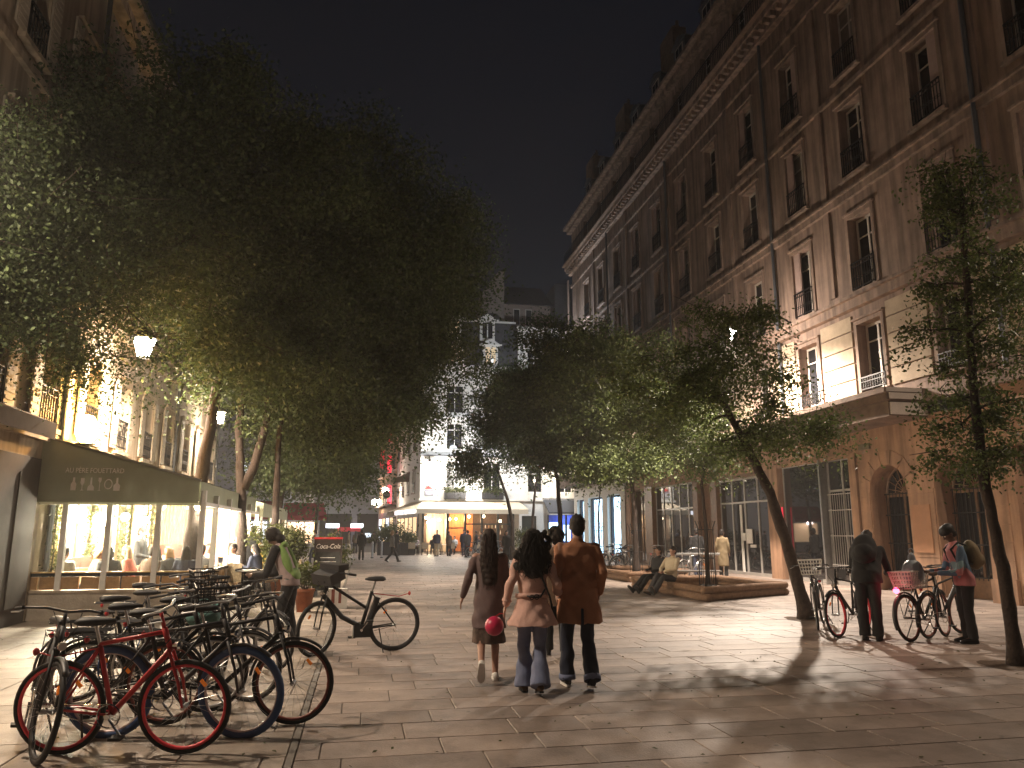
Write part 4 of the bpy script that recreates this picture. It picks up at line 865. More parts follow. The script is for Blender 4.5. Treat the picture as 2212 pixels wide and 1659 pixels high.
def icon(i, x):
    P = [[(.045, 0), (.05, .12), (.02, .17), (.016, .25)], [(.03, 0), (.006, .02), (.006, .09), (.035, .15), (.03, .24)], [(.06, 0), (.055, .07), (.015, .12), (.015, .25)], [(.035, 0), (.005, .01), (.005, .15), (.028, .19), (.028, .25)], None, [(.055, 0), (.06, .1), (.018, .15), (.016, .25)]][i]
    b = MB()
    if P is None: b.torus((x, -.004, .125), .09, .011, 20, 4, 'y', 0, 2*math.pi); b.v = [(v[0] if False else x+(v[0]-x)*.75, v[1], v[2]*1.0) for v in b.v]
    else:
        vs = [(x-r, -.008, z) for r, z in P]+[(x+r, -.008, z) for r, z in P[::-1]]; vb_ = [(a, -.002, c) for a, _, c in vs]; n = len(vs)
        b._add(vs+vb_, [tuple(range(n))[::-1], tuple(range(n, 2*n))]+[(j, (j+1) % n, n+(j+1) % n, n+j) for j in range(n)])
    for v in range(len(b.v)): b.v[v] = (b.v[v][0], b.v[v][1], b.v[v][2]+.22)
    b.build('bottle_drawing', M['print'], A1)
for i in range(6): icon(i, .62+i*.155)
A2 = thing('green_awning', 'second sage green awning farther along the café front', 'awning', (-6.1, 24.9, 2.1))
b = MB(); b._add([(0, 0, 1.2), (3.1, 0, .42), (3.1, 8, .42), (0, 8, 1.2), (0, 0, 1.17), (3.1, 0, .39), (3.1, 8, .39), (0, 8, 1.17)], [(0, 1, 2, 3), (7, 6, 5, 4), (0, 4, 5, 1)]); b.build('canopy', M['awn'], A2)
b = MB(); b.box(3.08, 3.1, 0, 8, .0, .42); b.build('front_valance', M['awn'], A2)
b = MB(); b._add([(0, -.01, 1.2), (3.1, -.01, .42), (3.1, -.01, 0), (0, -.01, 0)], [(0, 3, 2, 1)]); b.build('end_panel', M['awn'], A2)
for y in (.1, 2.7, 5.3, 7.9): b = MB(); b.tube([(3.05, y, -2.1), (3.05, y, .1)], .04, 6); b.build('post', M['white'], A2)
# neighbour shop at the frame edge
A3 = thing('brown_awning', 'dark brown awning edge of the neighbouring shop with a red sign beneath', 'awning', (-6.1, 12.0, 2.9))
b = MB(); b._add([(0, 0, .9), (.5, 0, .7), (.5, 3.3, .7), (0, 3.3, .9), (0, 0, .86), (.5, 0, .4), (.5, 3.3, .4), (0, 3.3, .86)], [(0, 1, 2, 3), (7, 6, 5, 4), (0, 4, 5, 1), (1, 5, 6, 2)]); b.build('canopy', mat('brown_awning_cloth', (.07, .045, .035), .9), A3)
b = MB(); b.box(.05, .4, 1.2, 1.3, .1, .3); b.build('red_sign', M['e_redd'], A3); b = MB(); b.box(.15, .4, 1.15, 1.2, .28, .33); b.build('sign_lamp', M['e_warm'], A3)

# ================================================================== LAMPS_AND_GAPS
def lantern(label, loc, wall, watts, col, sz=.2, glow='e_lamp', em=None, softness=.09, leak=.075):
    """bracket lantern; wall = x of the wall it hangs from"""
    s = thing('street_lantern', label, 'street lamp', loc, group='wall bracket lanterns')
    b = MB(); b.lathe([(sz*.5, -.28), (sz*.95, .12)], 6); b.build('glass_body', M[glow], s)
    b = MB(); b.lathe([(sz*1.25, .13), (sz*1.1, .2), (sz*.5, .38), (sz*.15, .5), (.01, .56)], 12); b.build('cap', M['iron'], s); b = MB(); b.lathe([(sz*.55, -.33), (sz*.5, -.285)], 6); b.build('lantern_foot', M['iron'], s)
    dx = wall-loc[0]; b = MB(); b.tube([(0, 0, .45), (dx*.4, 0, .75), (dx*.8, 0, .6), (dx, 0, .35)], .03, 6); b.tube([(dx*.45, 0, .72), (dx, 0, -.1)], .02, 6); b.build('bracket', M['iron'], s)
    light('lantern_light', s, (0, 0, -.42), watts, col, softness, 'SPOT', spot=R(168)); light('lantern_glow', s, (0, 0, -.42), watts*leak, col, .15); return s
WARM = (1, .80, .60)
lantern('large bright lantern on the cream facade above the green awning', (-5.2, 18.8, 5.98), -6.1, 2500, WARM, .26, leak=.09)
lantern('smaller lantern farther along the cream facade behind the trunks', (-5.3, 29.6, 5.9), -6.1, 800, WARM, .17)
lantern('lantern on the cream facade nearest the camera', (-4.75, 8.0, 6.4), -6.1, 1150, WARM, .2, leak=.20)
lantern('bright lantern glinting through leaves before the stone facade', (12.3, 23.4, 8.4), 14.7, 8500, (1, .83, .67), .17, 'e_lampw', softness=.10)
lantern('lantern on the stone facade nearest the camera', (13.3, 8.8, 8.2), 14.7, 1000, (1, .80, .60), .17, 'e_lampw')
lantern('lantern on the stone facade far up the street', (12.9, 42.0, 8.6), 14.7, 2600, (1, .83, .67), .17, 'e_lampw')
lantern('cool white lamp glinting high among the far leaves', (13.9, 50.6, 14.2), 14.7, 4200, (.84, .92, 1), .16, 'e_lampw', leak=.4)
s = thing('orange_uplight', 'glowing orange sodium floodlight on the wall above the green awning', 'lamp', (-5.75, 17.3, 3.75)); b = MB(); b.ell((0, 0, 0), (.22, .22, .32), 12, 8); b.build('bulb', M['e_orange'], s); b = MB(); b.lathe([(.2, -.3), (.12, -.34), (.05, -.45)], 10); b.tube([(0, 0, -.4), (-.35, 0, -.4)], .03, 6); b.build('mount', M['iron'], s)
light('floodlight', s, (.25, 0, .4), 420, (1, .50, .12), .12)
for i, p in enumerate(((2.0, 70, 5.3), (1.3, 84, 4.8), (1.9, 86, 4.9))):
    s = thing('lane_lamp', ['bright round lamp on the side wing beside the lane', 'paired lamp farther down the lane, left one', 'paired lamp farther down the lane, right one'][i], 'street lamp', p, group='lamps down the lane')
    b = MB(); b.ell((0, 0, 0), (.3, .3, .3), 12, 8); b.build('globe', M['e_lamp'], s); b = MB(); b.tube([(0, 0, .25), (.5, 0, .5), (1.3, 0, .4)], .03, 5); b.build('bracket', M['iron'], s); light('lamp_light', s, (-.1, -.5, -.4), 170, (1, .84, .64), .1)
for i, (x, y, z) in enumerate(((-5.5, 75, 8.2), (-4.8, 76, 6.7), (-6.9, 74, 7.0), (-3.3, 78, 8.8), (-5.7, 44, 2.1))):
    s = thing('square_lamp', ['distant white lamp glimpsed under the crown', 'lowest distant lamp under the crown', 'faint distant lamp left of the pair', 'distant lamp highest under the crown', 'white globe lamp standing over the planter'][i], 'lamp', (x, y, z)); b = MB(); b.ell((0, 0, 0), (.15, .15, .15) if i < 4 else (.12, .12, .12), 8, 6); b.build('globe', M['e_warm'], s); b = MB(); b.tube([(0, 0, -.1), (0, 0, -z+.01)], .035, 6); b.build('pole', M['iron'], s)
light('arcade_fill', s, (1.5, 50, 4), 1500, (1, .85, .68), .6)  # added fill with no lamp of its own, brightens the far arcade building

# ================================================================== TREES
LAMPS_AND_GAPS = [(-3.6, 13, 4.64), (-4.29, 15.5, 5.2), (-2.9, 10.5, 4.05), (-5.2, 18.8, 5.7), (-5.3, 29.6, 5.6), (12.3, 23.4, 8.2), (13.3, 8.8, 8.2), (-4.75, 8.0, 6.4)]  # leaf-free spots; first three are crown gaps opened so a lantern shows
def tree(label, base, trunk, crowns, nclus, nleaf, size, seed, m='leafA', r0=.14, spread=.42, guard=False, name='street_tree', cat='tree', squash=.6, limbr=.03):
    """trunk: list of (x,y,z) relative to base; crowns: list of (centre, radii, weight)"""
    s = thing(name, label, cat, base); r = np.random.RandomState(seed); rr = random.Random(seed)
    # smooth trunk
    tp = [Vector(p) for p in trunk]; pts = []
    for i in range(len(tp)-1):
        for k in range(7): pts.append(tp[i].lerp(tp[i+1], k/7) + Vector((rr.uniform(-.09, .09)*r0, rr.uniform(-.09, .09)*r0, 0)))
    pts.append(tp[-1]); n = len(pts); rad = [r0*(1-.55*i/(n-1))*rr.uniform(.92, 1.08) for i in range(n)]; rad[0] = r0*1.6; rad[1] = r0*1.18
    tb = MB(); tb.tube(pts, rad, 10)
    nodes = [(p, rad[i]) for i, p in enumerate(pts) if i > n*.55]
    wts = np.array([c[2] for c in crowns], float); wts /= wts.sum(); cl = []
    for i in range(nclus):
        c = crowns[r.choice(len(crowns), p=wts)]; v = r.normal(size=3); v /= np.linalg.norm(v); q = r.rand()**.42
        p = Vector(c[0]) + Vector((v[0]*c[1][0]*q, v[1]*c[1][1]*q, v[2]*c[1][2]*q)); cl.append(p)
    cl.sort(key=lambda p: (p-pts[-1]).length); lb_ = MB(); allp = []
    for p in cl:
        best = min(nodes, key=lambda nd: (nd[0]-p).length + .35*max(0, nd[0].z-p.z)); q, br = best; d = p-q; L = d.length
        if L > .15:
            mid = q + d*.5 + Vector((rr.uniform(-.1, .1), rr.uniform(-.1, .1), rr.uniform(.0, .12)))*L
            ra = min(br*.62, limbr+L*.012); seg = [q, q.lerp(mid, .5), mid, mid.lerp(p, .55), p]; rads = [ra, ra*.85, ra*.68, ra*.5, ra*.3]
            lb_.tube(seg, rads, 5, cap=False)
            for a_, b_ in zip(seg[1:], rads[1:]): nodes.append((a_, max(b_, .008)))
            for k in range(3):
                e = p + Vector((rr.gauss(0, spread), rr.gauss(0, spread), rr.gauss(0, spread*squash))); lb_.tube([mid.lerp(p, .6+.1*k), e], [.009, .004], 4, cap=False)
        k = int(nleaf*rr.uniform(.6, 1.4)); sp = spread*rr.uniform(.7, 1.25)
        a = r.normal(size=(k, 3))*np.array([sp, sp, sp*squash]); a[:, 2] -= .25*(a[:, 0]**2+a[:, 1]**2)/max(sp, .1)
        allp.append(a + np.array(p)[None, :])
    tr_ = tb.build('trunk', M['bark'], s, True); 
    if lb_.v: lb_.build('branches', M['bark'], s, True)
    P = np.concatenate(allp); P = P[P[:, 2] > .9]
    for q in LAMPS_AND_GAPS: P = P[np.linalg.norm(P+np.array(base)[None, :]-np.array(q)[None, :], axis=1) > 1.15]
    obj('crown', leaves_mesh('crown', P, size, M[m], r), s)
    if guard:
        g_ = MB()
        for i in range(10):
            t = 2*math.pi*i/10; g_.tube([(.24*math.cos(t), .24*math.sin(t), 0), (.22*math.cos(t), .22*math.sin(t), 1.75), (.3*math.cos(t), .3*math.sin(t), 1.95)], .009, 4)
        for z in (.15, .9, 1.7): g_.torus((0, 0, z), .235, .012, 18, 4, 'z')
        g_.build('tree_guard', M['iron'], s)
    return s
tree('tallest tree with a straight trunk before the terrace corner', (-3.75, 18.4, 0), [(0, 0, 0), (.05, 0, 2), (.25, .1, 4.3), (.4, .3, 6.5)],
     [((1.1, .2, 9.6), (3.5, 3.6, 4.1), 3), ((-.8, -3.0, 8.6), (2.2, 2.4, 3.0), 1.3), ((1.2, .5, 6.0), (1.9, 2.6, 1.2), .9)], 230, 520, .10, 21, r0=.19, spread=.46)
ft = tree('forked tree with two stems behind the parked bicycles', (-3.05, 21.04, 0), [(0, 0, 0), (.0, 0, 1.5), (-.1, 0, 2.9), (-.25, .1, 4.4), (-.2, .1, 6.2)],
     [((2.2, 1.6, 10.0), (4.3, 4.2, 4.2), 3), ((2.4, 1.5, 6.0), (3.0, 3, 1.6), 1.2)], 220, 500, .11, 22, r0=.17, spread=.5)
b = MB(); b.tube([(-.02, 0, 2.75), (.2, 0, 3.3), (.42, .1, 4.4), (.5, .2, 6.4)], [.13, .12, .10, .07], 8); b.build('second_stem', M['bark'], ft, True)
tree('slim dark tree third in the row along the café', (-2.3, 21.3, 0), [(0, 0, 0), (.05, 0, 2), (.0, .1, 3.8), (.1, .2, 6)],
     [((3.6, 2.7, 9.0), (2.7, 3.2, 3.7), 2), ((1.4, 3.5, 5.3), (2.3, 2.8, 1.2), .9)], 150, 480, .11, 23, r0=.12, spread=.5)
tree('far tree of the café row behind the awnings', (-3.4, 33.5, 0), [(0, 0, 0), (.0, 0, 2.5), (.2, .2, 5)], [((1.7, 1.2, 9.2), (5.2, 4.6, 4.4), 2), ((.8, 0, 4.8), (2.9, 2.6, 1.2), .8)], 180, 380, .16, 24, r0=.16, spread=.65)
tree('shadowed tree at the left frame edge beside the terrace end', (-5.72, 12.7, 0), [(0, 0, 0), (.0, 0, 2), (.0, .2, 4.2), (.2, .5, 6)],
     [((.9, 1.4, 6.9), (1.7, 2.4, 2.2), 2), ((.7, -1.2, 6.0), (1.5, 1.7, 1.5), 1.0), ((.9, 2.0, 5.0), (1.3, 1.7, .7), .5)], 150, 700, .062, 25, r0=.14, spread=.36)
tree('broad tree in the lane by the pink building', (-2.9, 52, 0), [(0, 0, 0), (0, 0, 2.8), (.2, 0, 5)], [((.0, 0, 7.2), (3.3, 3.3, 2.6), 2)], 70, 260, .22, 26, r0=.14, spread=.7)
tree('leaning tree beside the bicycles and the stone facade', (8.45, 13.75, 0), [(0, 0, 0), (-.22, .1, 1.2), (-.48, .25, 2.4), (-.9, .35, 3.4), (-1.35, .5, 4.4)],
     [((-1.1, .5, 5.2), (1.5, 1.7, 1.45), 2.2), ((-2.4, .6, 4.8), (1.2, 1.6, 1.2), .9), ((.1, .2, 3.9), (1.0, .9, .5), .45), ((-1.0, -.1, 3.5), (.8, .8, .55), .5)], 76, 340, .07, 31, 'leafB', r0=.135, spread=.25)
tree('spindly tree with sparse foliage at the right edge', (8.08, 8.55, 0), [(0, 0, 0), (-.05, 0, 1.2), (-.12, .05, 2.2), (-.08, .1, 3.4), (.02, .1, 5.0), (.1, .1, 6.4)],
     [((.25, .2, 3.4), (1.05, .9, .8), 1.6), ((.3, .2, 4.8), (.95, .8, 1.1), 1.4), ((.15, .2, 6.5), (.6, .5, .8), .8), ((-.95, .2, 4.15), (.35, .4, .25), .3), ((-.5, .1, 2.55), (.6, .6, .2), .25), ((.9, .4, 5.2), (.6, .5, 1.0), .6)], 110, 170, .058, 32, 'leafB', r0=.085, spread=.14, limbr=.018)
tree('young tree in a metal guard inside the log surround', (9.8, 20.94, 0), [(0, 0, 0), (.02, 0, 1.8), (.0, .1, 3), (.3, .3, 4)], [((-.8, .8, 5.2), (2.0, 1.9, 1.0), 2), ((.7, .3, 3.9), (1.1, .8, .4), .4)], 58, 330, .09, 33, 'leafB', r0=.07, spread=.34, guard=True)
tree('guarded tree before the wood panelled shopfront', (10.22, 27.94, 0), [(0, 0, 0), (.0, 0, 2.4), (-.1, 0, 3.7), (-.2, .1, 4.6)], [((-.7, .3, 7.7), (2.9, 2.6, 2.5), 2), ((-.4, -.2, 4.6), (2.1, 1.7, .8), 1.0)], 150, 330, .12, 34, 'leafB', r0=.11, spread=.42, guard=True)
tree('dark leaning tree at the far end of the lit shop windows', (9.9, 38, 0), [(0, 0, 0), (.0, 0, 2.4), (-.1, 0, 4.2), (-.5, .1, 6)], [((.4, -.5, 9.8), (3.6, 3.2, 3.4), 2), ((.6, .2, 5.8), (2.6, 2.4, 1.2), .6)], 170, 290, .16, 35, r0=.15, spread=.55)
tree('forked tree in front of the cream café awning', (8.9, 45.5, 0), [(0, 0, 0), (.0, 0, 2.2), (-.3, 0, 3.6), (-1.0, .1, 5.6)], [((.2, 0, 9.2), (2.9, 3.2, 3.4), 2), ((-2.4, 0, 6.0), (1.5, 1.4, 1.0), .4)], 115, 250, .17, 36, r0=.15, spread=.55)
tree('slender tree before the dark blue awning', (10.6, 47.5, 0), [(0, 0, 0), (.0, 0, 2.6), (.2, 0, 4.6), (.5, .1, 6.2)], [((.3, 0, 9.4), (3.2, 3, 3.4), 2)], 90, 240, .18, 37, r0=.11, spread=.6)
tree('thin sapling in a guard by the lit shop windows', (12.1, 38.5, 0), [(0, 0, 0), (.0, 0, 2.6), (.2, 0, 4.6)], [((.2, 0, 5.9), (1.6, 1.5, 1.2), 2)], 34, 230, .13, 38, 'leafB', r0=.06, spread=.4, guard=True)

# ================================================================== LOG SURROUNDS
def log_surround(label, loc, poly, rz=0, layers=2):
    s = thing('log_surround', label, 'tree surround', loc, rz)
    for k in range(layers):
        for i in range(len(poly)):
            a = Vector((*poly[i], 0)); c = Vector((*poly[(i+1) % len(poly)], 0)); d = (c-a).normalized(); off = .12 if (i+k) % 2 else -.02
            r = .095-.006*k; z = .09+.165*k
            b = MB(); pts = [a-d*off+Vector((0, 0, z))+ (c-a+2*d*off)*t + Vector((0, 0, rnd.uniform(-.006, .006))) for t in (0, .25, .5, .75, 1)]
            b.tube(pts, [r*rnd.uniform(.94, 1.05) for _ in pts], 12, cap=True); o = b.build('log', M['log'], s, True)
    b = MB(); b._add([(x*.93, y*.93, .055) for x, y in poly], [tuple(range(len(poly)))]); tag(b.build('soil', M['soil'], s), kind='stuff')
    return s
log_surround('stacked log frame around the guarded young tree with a man seated on it', (9.8, 20.6, 0), [(-1.62, -3.0), (1.25, -1.55), (.95, 1.6), (-1.75, 1.5)])
log_surround('farther log frame round the tree by the parked bicycles', (10.2, 27.9, 0), [(-1.4, -3.2), (1.3, -1.6), (1.1, 1.5), (-1.4, 1.4)])
# steel picnic bench behind the seated man
s = thing('steel_bench', 'pale metal bench with a back rail standing behind the log frame', 'bench', (10.3, 22.8, 0), R(-15))
b = MB(); b.box(-.75, .75, -.2, .2, .42, .46); b.build('seat', M['steel'], s); b = MB(); b.tube([(-.8, .28, .95), (.8, .28, .95)], .035, 8); b.build('back_rail', M['steel'], s)
for sx in (-.6, .6): b = MB(); b.tube([(sx, -.1, 0), (sx, .02, .42)], .04, 8); b.tube([(sx, .1, .42), (sx, .28, .95)], .03, 8); b.lathe([(.12, 0), (.10, .03)], 12, (sx, -.1, 0)); b.build('leg', M['steel'], s)

# ================================================================== PLANTERS, SIGNS, PARASOL, STREET FURNITURE
def shrub(label, loc, rad, h, pot, m=M['leafpot'], n=2600, size=.09, potm='pottery', gap=.5, box=False, group=None, name='potted_shrub'):
    s = thing(name, label, 'potted plant', loc, group=group); b = MB()
    if box: b.box(-pot, pot, -pot*.8, pot*.8, 0, gap); b.box(-pot-.02, pot+.02, -pot*.8-.02, pot*.8+.02, gap, gap+.04)
    else: b.lathe([(pot*.7, 0), (pot, gap*.9), (pot*1.08, gap*.9), (pot*1.08, gap), (pot*.9, gap), (pot*.85, gap*.9)], 16)
    b.build('pot', M[potm], s, not box); r = np.random.RandomState(int(abs(loc[0]*100+loc[1]*10)))
    cl = np.column_stack([r.normal(0, rad*.5, 26), r.normal(0, rad*.5, 26), gap+.1+r.rand(26)*(h-gap-.15)])
    P = cl[r.randint(0, 26, n)] + r.normal(0, rad*.26, (n, 3)); P = P[P[:, 2] > gap]
    obj('foliage', leaves_mesh('foliage', P, size, m, r), s); b = MB()
    for i in range(8): b.tube([(0, 0, gap-.05), tuple(cl[i])], [.014, .006], 4)
    b.build('stems', M['bark'], s); return s
shrub('yellow green shrub in a tall pot between the cyclist and the menu board', (-1.95, 20.6, 0), .5, 1.7, .28, n=3600, gap=.62)
shrub('low orange planter with shrub behind the cyclist', (-1.12, 17.0, 0), .26, 1.0, .2, n=700, gap=.46)
shrub('bushy planter at the edge of the terrace tables', (-2.3, 22.8, 0), .6, 1.7, .35, n=3200, gap=.6, potm='wicker', box=True)
shrub('leafy planter beside the menu board', (-.85, 24.6, 0), .45, 1.45, .3, n=2400, gap=.55)
shrub('planter box hedge at the left of the far café', (2.0, 57.0, 0), .9, 2.0, .8, n=2600, gap=.9, size=.16, potm='dkgrey', box=True)
shrub('dark planter tub beside the far café chairs', (3.3, 56.6, 0), .5, 1.6, .5, n=1600, gap=.85, size=.14, potm='dkgrey', box=True)
shrub('green plant tub by the tree trunk and the green door', (11.6, 55.5, 0), .6, 1.7, .4, n=1500, gap=.5, size=.14, potm='dkgrey')
shrub('leafy pot near the blue lit shop entrance', (14.0, 55.5, 0), .6, 1.6, .4, n=1200, gap=.5, size=.14, potm='dkgrey')
for i, x in enumerate((7.1, 10.1)):
    P = np.column_stack([rs.uniform(-.8, .8, 900), rs.normal(0, .12, 900), .5+np.abs(rs.normal(0, .22, 900))])
    s = thing('window_box_plant', ['yellow green plants spilling from the lit window box', 'plants spilling from the window box behind the tree'][i], 'plant', (x, 59.75, 4.15)); obj('foliage', leaves_mesh('foliage', P, .13, M['leafpot'], rs), s)
s = thing('menu_board', 'tall black menu board with white Coca-Cola lettering', 'sign', (-.83, 20.9, 0), R(-6)); b = MB(); b.box(-.36, .36, -.03, .03, .14, 1.45); b.build('board', mat('menu_board_black', (.02, .012, .011), .35), s)
b = MB(); b.box(-.33, .33, -.036, -.031, .15, 1.12); b.build('chalk_panel', mat('chalkboard', (.022, .022, .022), .8, var=.5, scale=12), s); b = MB(); b.box(-.37, .37, -.04, .04, 1.45, 1.5); b.build('top_rail', M['red'], s)
for sx in (-.3, .3): b = MB(); b.box(sx-.04, sx+.04, -.22, .22, 0, .14); b.build('foot', M['iron'], s)
text('Coca-Cola', 'lettering', M['white'], s, (0, -.04, 1.21), .17, (R(90), 0, 0), .002, sx=.86, shear=.25)
for i in range(7): b = MB(); w_ = rnd.uniform(.12, .25); b.box(-w_, w_, -.04, -.037, .34+i*.105, .352+i*.105); b.build('chalk_line', M['print'], s)
s = thing('closed_parasol', 'closed cream parasol standing past the terrace', 'parasol', (-3.9, 40, 0)); b = MB(); b.lathe([(.03, 0), (.03, 2.7)], 8); b.build('pole', M['wood'], s); b = MB(); b.lathe([(.26, .9), (.34, 1.2), (.28, 1.9), (.12, 2.5), (.03, 2.7)], 10); b.build('folded_canopy', M['awncream'], s); b = MB(); b.lathe([(.35, 0), (.3, .1)], 12); b.build('base', M['dkgrey'], s)
s = thing('white_parcel_box', 'small white box standing on the ground behind the electric bicycle', 'box', (-.45, 17.6, 0)); b = MB(); b.box(-.2, .2, -.15, .15, 0, .42); b.build('carton', M['white'], s); b = MB(); b.box(-.13, -.06, -.16, -.151, .12, .42); b.box(.02, .08, -.16, -.151, .12, .42); b.build('dark_flap', M['brickred'], s)
for i, (x, y) in enumerate(((.75, 50.5), (1.35, 51))):
    s = thing('bollard', ['pale bollard beside the dark backpacker', 'grey bollard before the hedge planter'][i], 'bollard', (x, y, 0), group='bollards by the lane'); b = MB(); b.lathe([(.06, 0), (.06, .9), (.075, .92), (.05, 1.02), (.01, 1.05)], 10); b.build('post', M['steel'], s); b = MB(); b.lathe([(.10, 0), (.09, .05)], 10); b.build('base', M['iron'], s)

# far café chairs and tables
chair0 = None
def far_chair(x, y, rz, label, par_group):
    global chair0
    if chair0 is None:
        s = thing('cafe_chair', label, 'chair', (x, y, 0), rz, par_group)
        b = MB(); b.box(-.24, .24, -.22, .24, .43, .47); b.build('seat', M['wicker'], s); b = MB(); b.box(-.25, .25, .21, .26, .47, .9); b.build('backrest', mat('pale_wicker', (.36, .28, .18), .7, var=.3, scale=30), s)
        for sx, sy in ((-.2, -.18), (.2, -.18), (-.2, .2), (.2, .2)): b = MB(); b.tube([(sx, sy, 0), (sx, sy, .43)], .016, 5); b.build('leg', M['iron'], s)
        chair0 = s
    else: s = copy_tree(chair0, None, (x, y, 0), rz); s['label'] = label; s['group'] = par_group
    return s
for i in range(6): far_chair(3.6+i*.95, 56.2, R(180), ['leftmost empty chair back in front of the far café', 'second chair back from the dark post of the far café', 'third chair back in the far café row', 'fourth chair back in the far café row', 'fifth chair back beside the pale trousered man', 'last chair back of the far café row'][i], 'chairs in front of the far café')
tbl0 = None
def cafe_table(x, y, label, grp):
    global tbl0
    if tbl0 is None:
        s = thing('cafe_table', label, 'table', (x, y, 0), 0, grp); b = MB(); b.lathe([(.34, .71), (.35, .74)], 18); b.build('table_top', M['white'], s); b = MB(); b.lathe([(.03, .02), (.03, .71)], 8); b.build('leg', M['iron'], s); b = MB(); b.lathe([(.22, 0), (.2, .03)], 12); b.build('base', M['iron'], s); tbl0 = s
    else: s = copy_tree(tbl0, None, (x, y, 0)); s['label'] = label; s['group'] = grp
    return s
for i in range(4): cafe_table(4.2+i*1.7, 57.1, ['round table left of the dark post at the far café', 'round table before the orange room', 'round table at the middle of the far café', 'round table near the forked tree of the far café'][i], 'tables of the far café')
TT = [(-5.1, 17.9), (-4.2, 18.3), (-3.7, 20.0), (-4.9, 20.1), (-2.7, 19.7), (-2.1, 21.3), (-2.6, 24.0)]
for i, (x, y) in enumerate(TT): cafe_table(x, y, ['table nearest the terrace end wall', 'table between the second and third terrace posts', 'table beside the outer terrace wall', 'table before the red bench', 'table outside the terrace behind the tree trunk', 'outdoor table near the planter', 'outdoor table under the second awning'][i], 'tables of the green awning café')
for i, (x, y, r_) in enumerate(((-5.5, 17.6, 60), (-4.7, 18.0, -80), (-4.6, 18.7, 90), (-3.6, 18.5, -90), (-4.1, 20.3, 90), (-3.3, 19.7, -90), (-3.0, 19.2, 0), (-2.3, 20.0, -120), (-1.8, 21.6, -90), (-2.6, 21.5, 90), (-2.2, 24.2, -90), (-3.0, 24.0, 90))):
    far_chair(x, y, R(r_), ['chair of the diner nearest the terrace end', 'chair of the pink jumper diner', 'chair with its back to the red bench', 'chair by the outer terrace wall', 'chair at the table by the outer wall', 'chair against the outer wall rail', 'outdoor wicker chair behind the tall trunk', 'outdoor wicker chair beside the forked tree', 'outdoor chair close to the shrub pot', 'outdoor chair facing the planter', 'outdoor chair under the second awning', 'outdoor chair in the shade of the second awning'][i], 'chairs of the green awning café')
for q_ in [o for o in COL.objects if o.name.startswith('street_tree') and o.location.y < 20 and o.location.y > 8]:
    b = MB(); rr_ = random.Random(4); b._add([(0, 0, .012)]+[((.42+rr_.uniform(-.05, .05))*math.cos(2*math.pi*i/22), (.42+rr_.uniform(-.05, .05))*math.sin(2*math.pi*i/22), .004) for i in range(22)], [(0, 1+i, 1+(i+1) % 22) for i in range(22)]); b.build('soil_patch', M['soil'], q_)
# fallen leaves and litter on the paving
N_ = 900; P = np.column_stack([rs.uniform(-5.5, 13, N_), 4+rs.gamma(1.6, 7, N_), np.full(N_, .006)])
lt = leaves_mesh('fallen_leaves', P, .045, M['leafpot'], rs); co = np.empty(N_*12, np.float32); lt.vertices.foreach_get('co', co); co = co.reshape(-1, 3); co[:, 2] = .006+np.clip(co[:, 2]-.006, 0, .012); lt.vertices.foreach_set('co', co.ravel()); lt.update()
tag(obj('fallen_leaves', lt), 'small fallen leaves scattered over the paving of the square', 'leaves', kind='stuff')
# manhole, tree pit grates

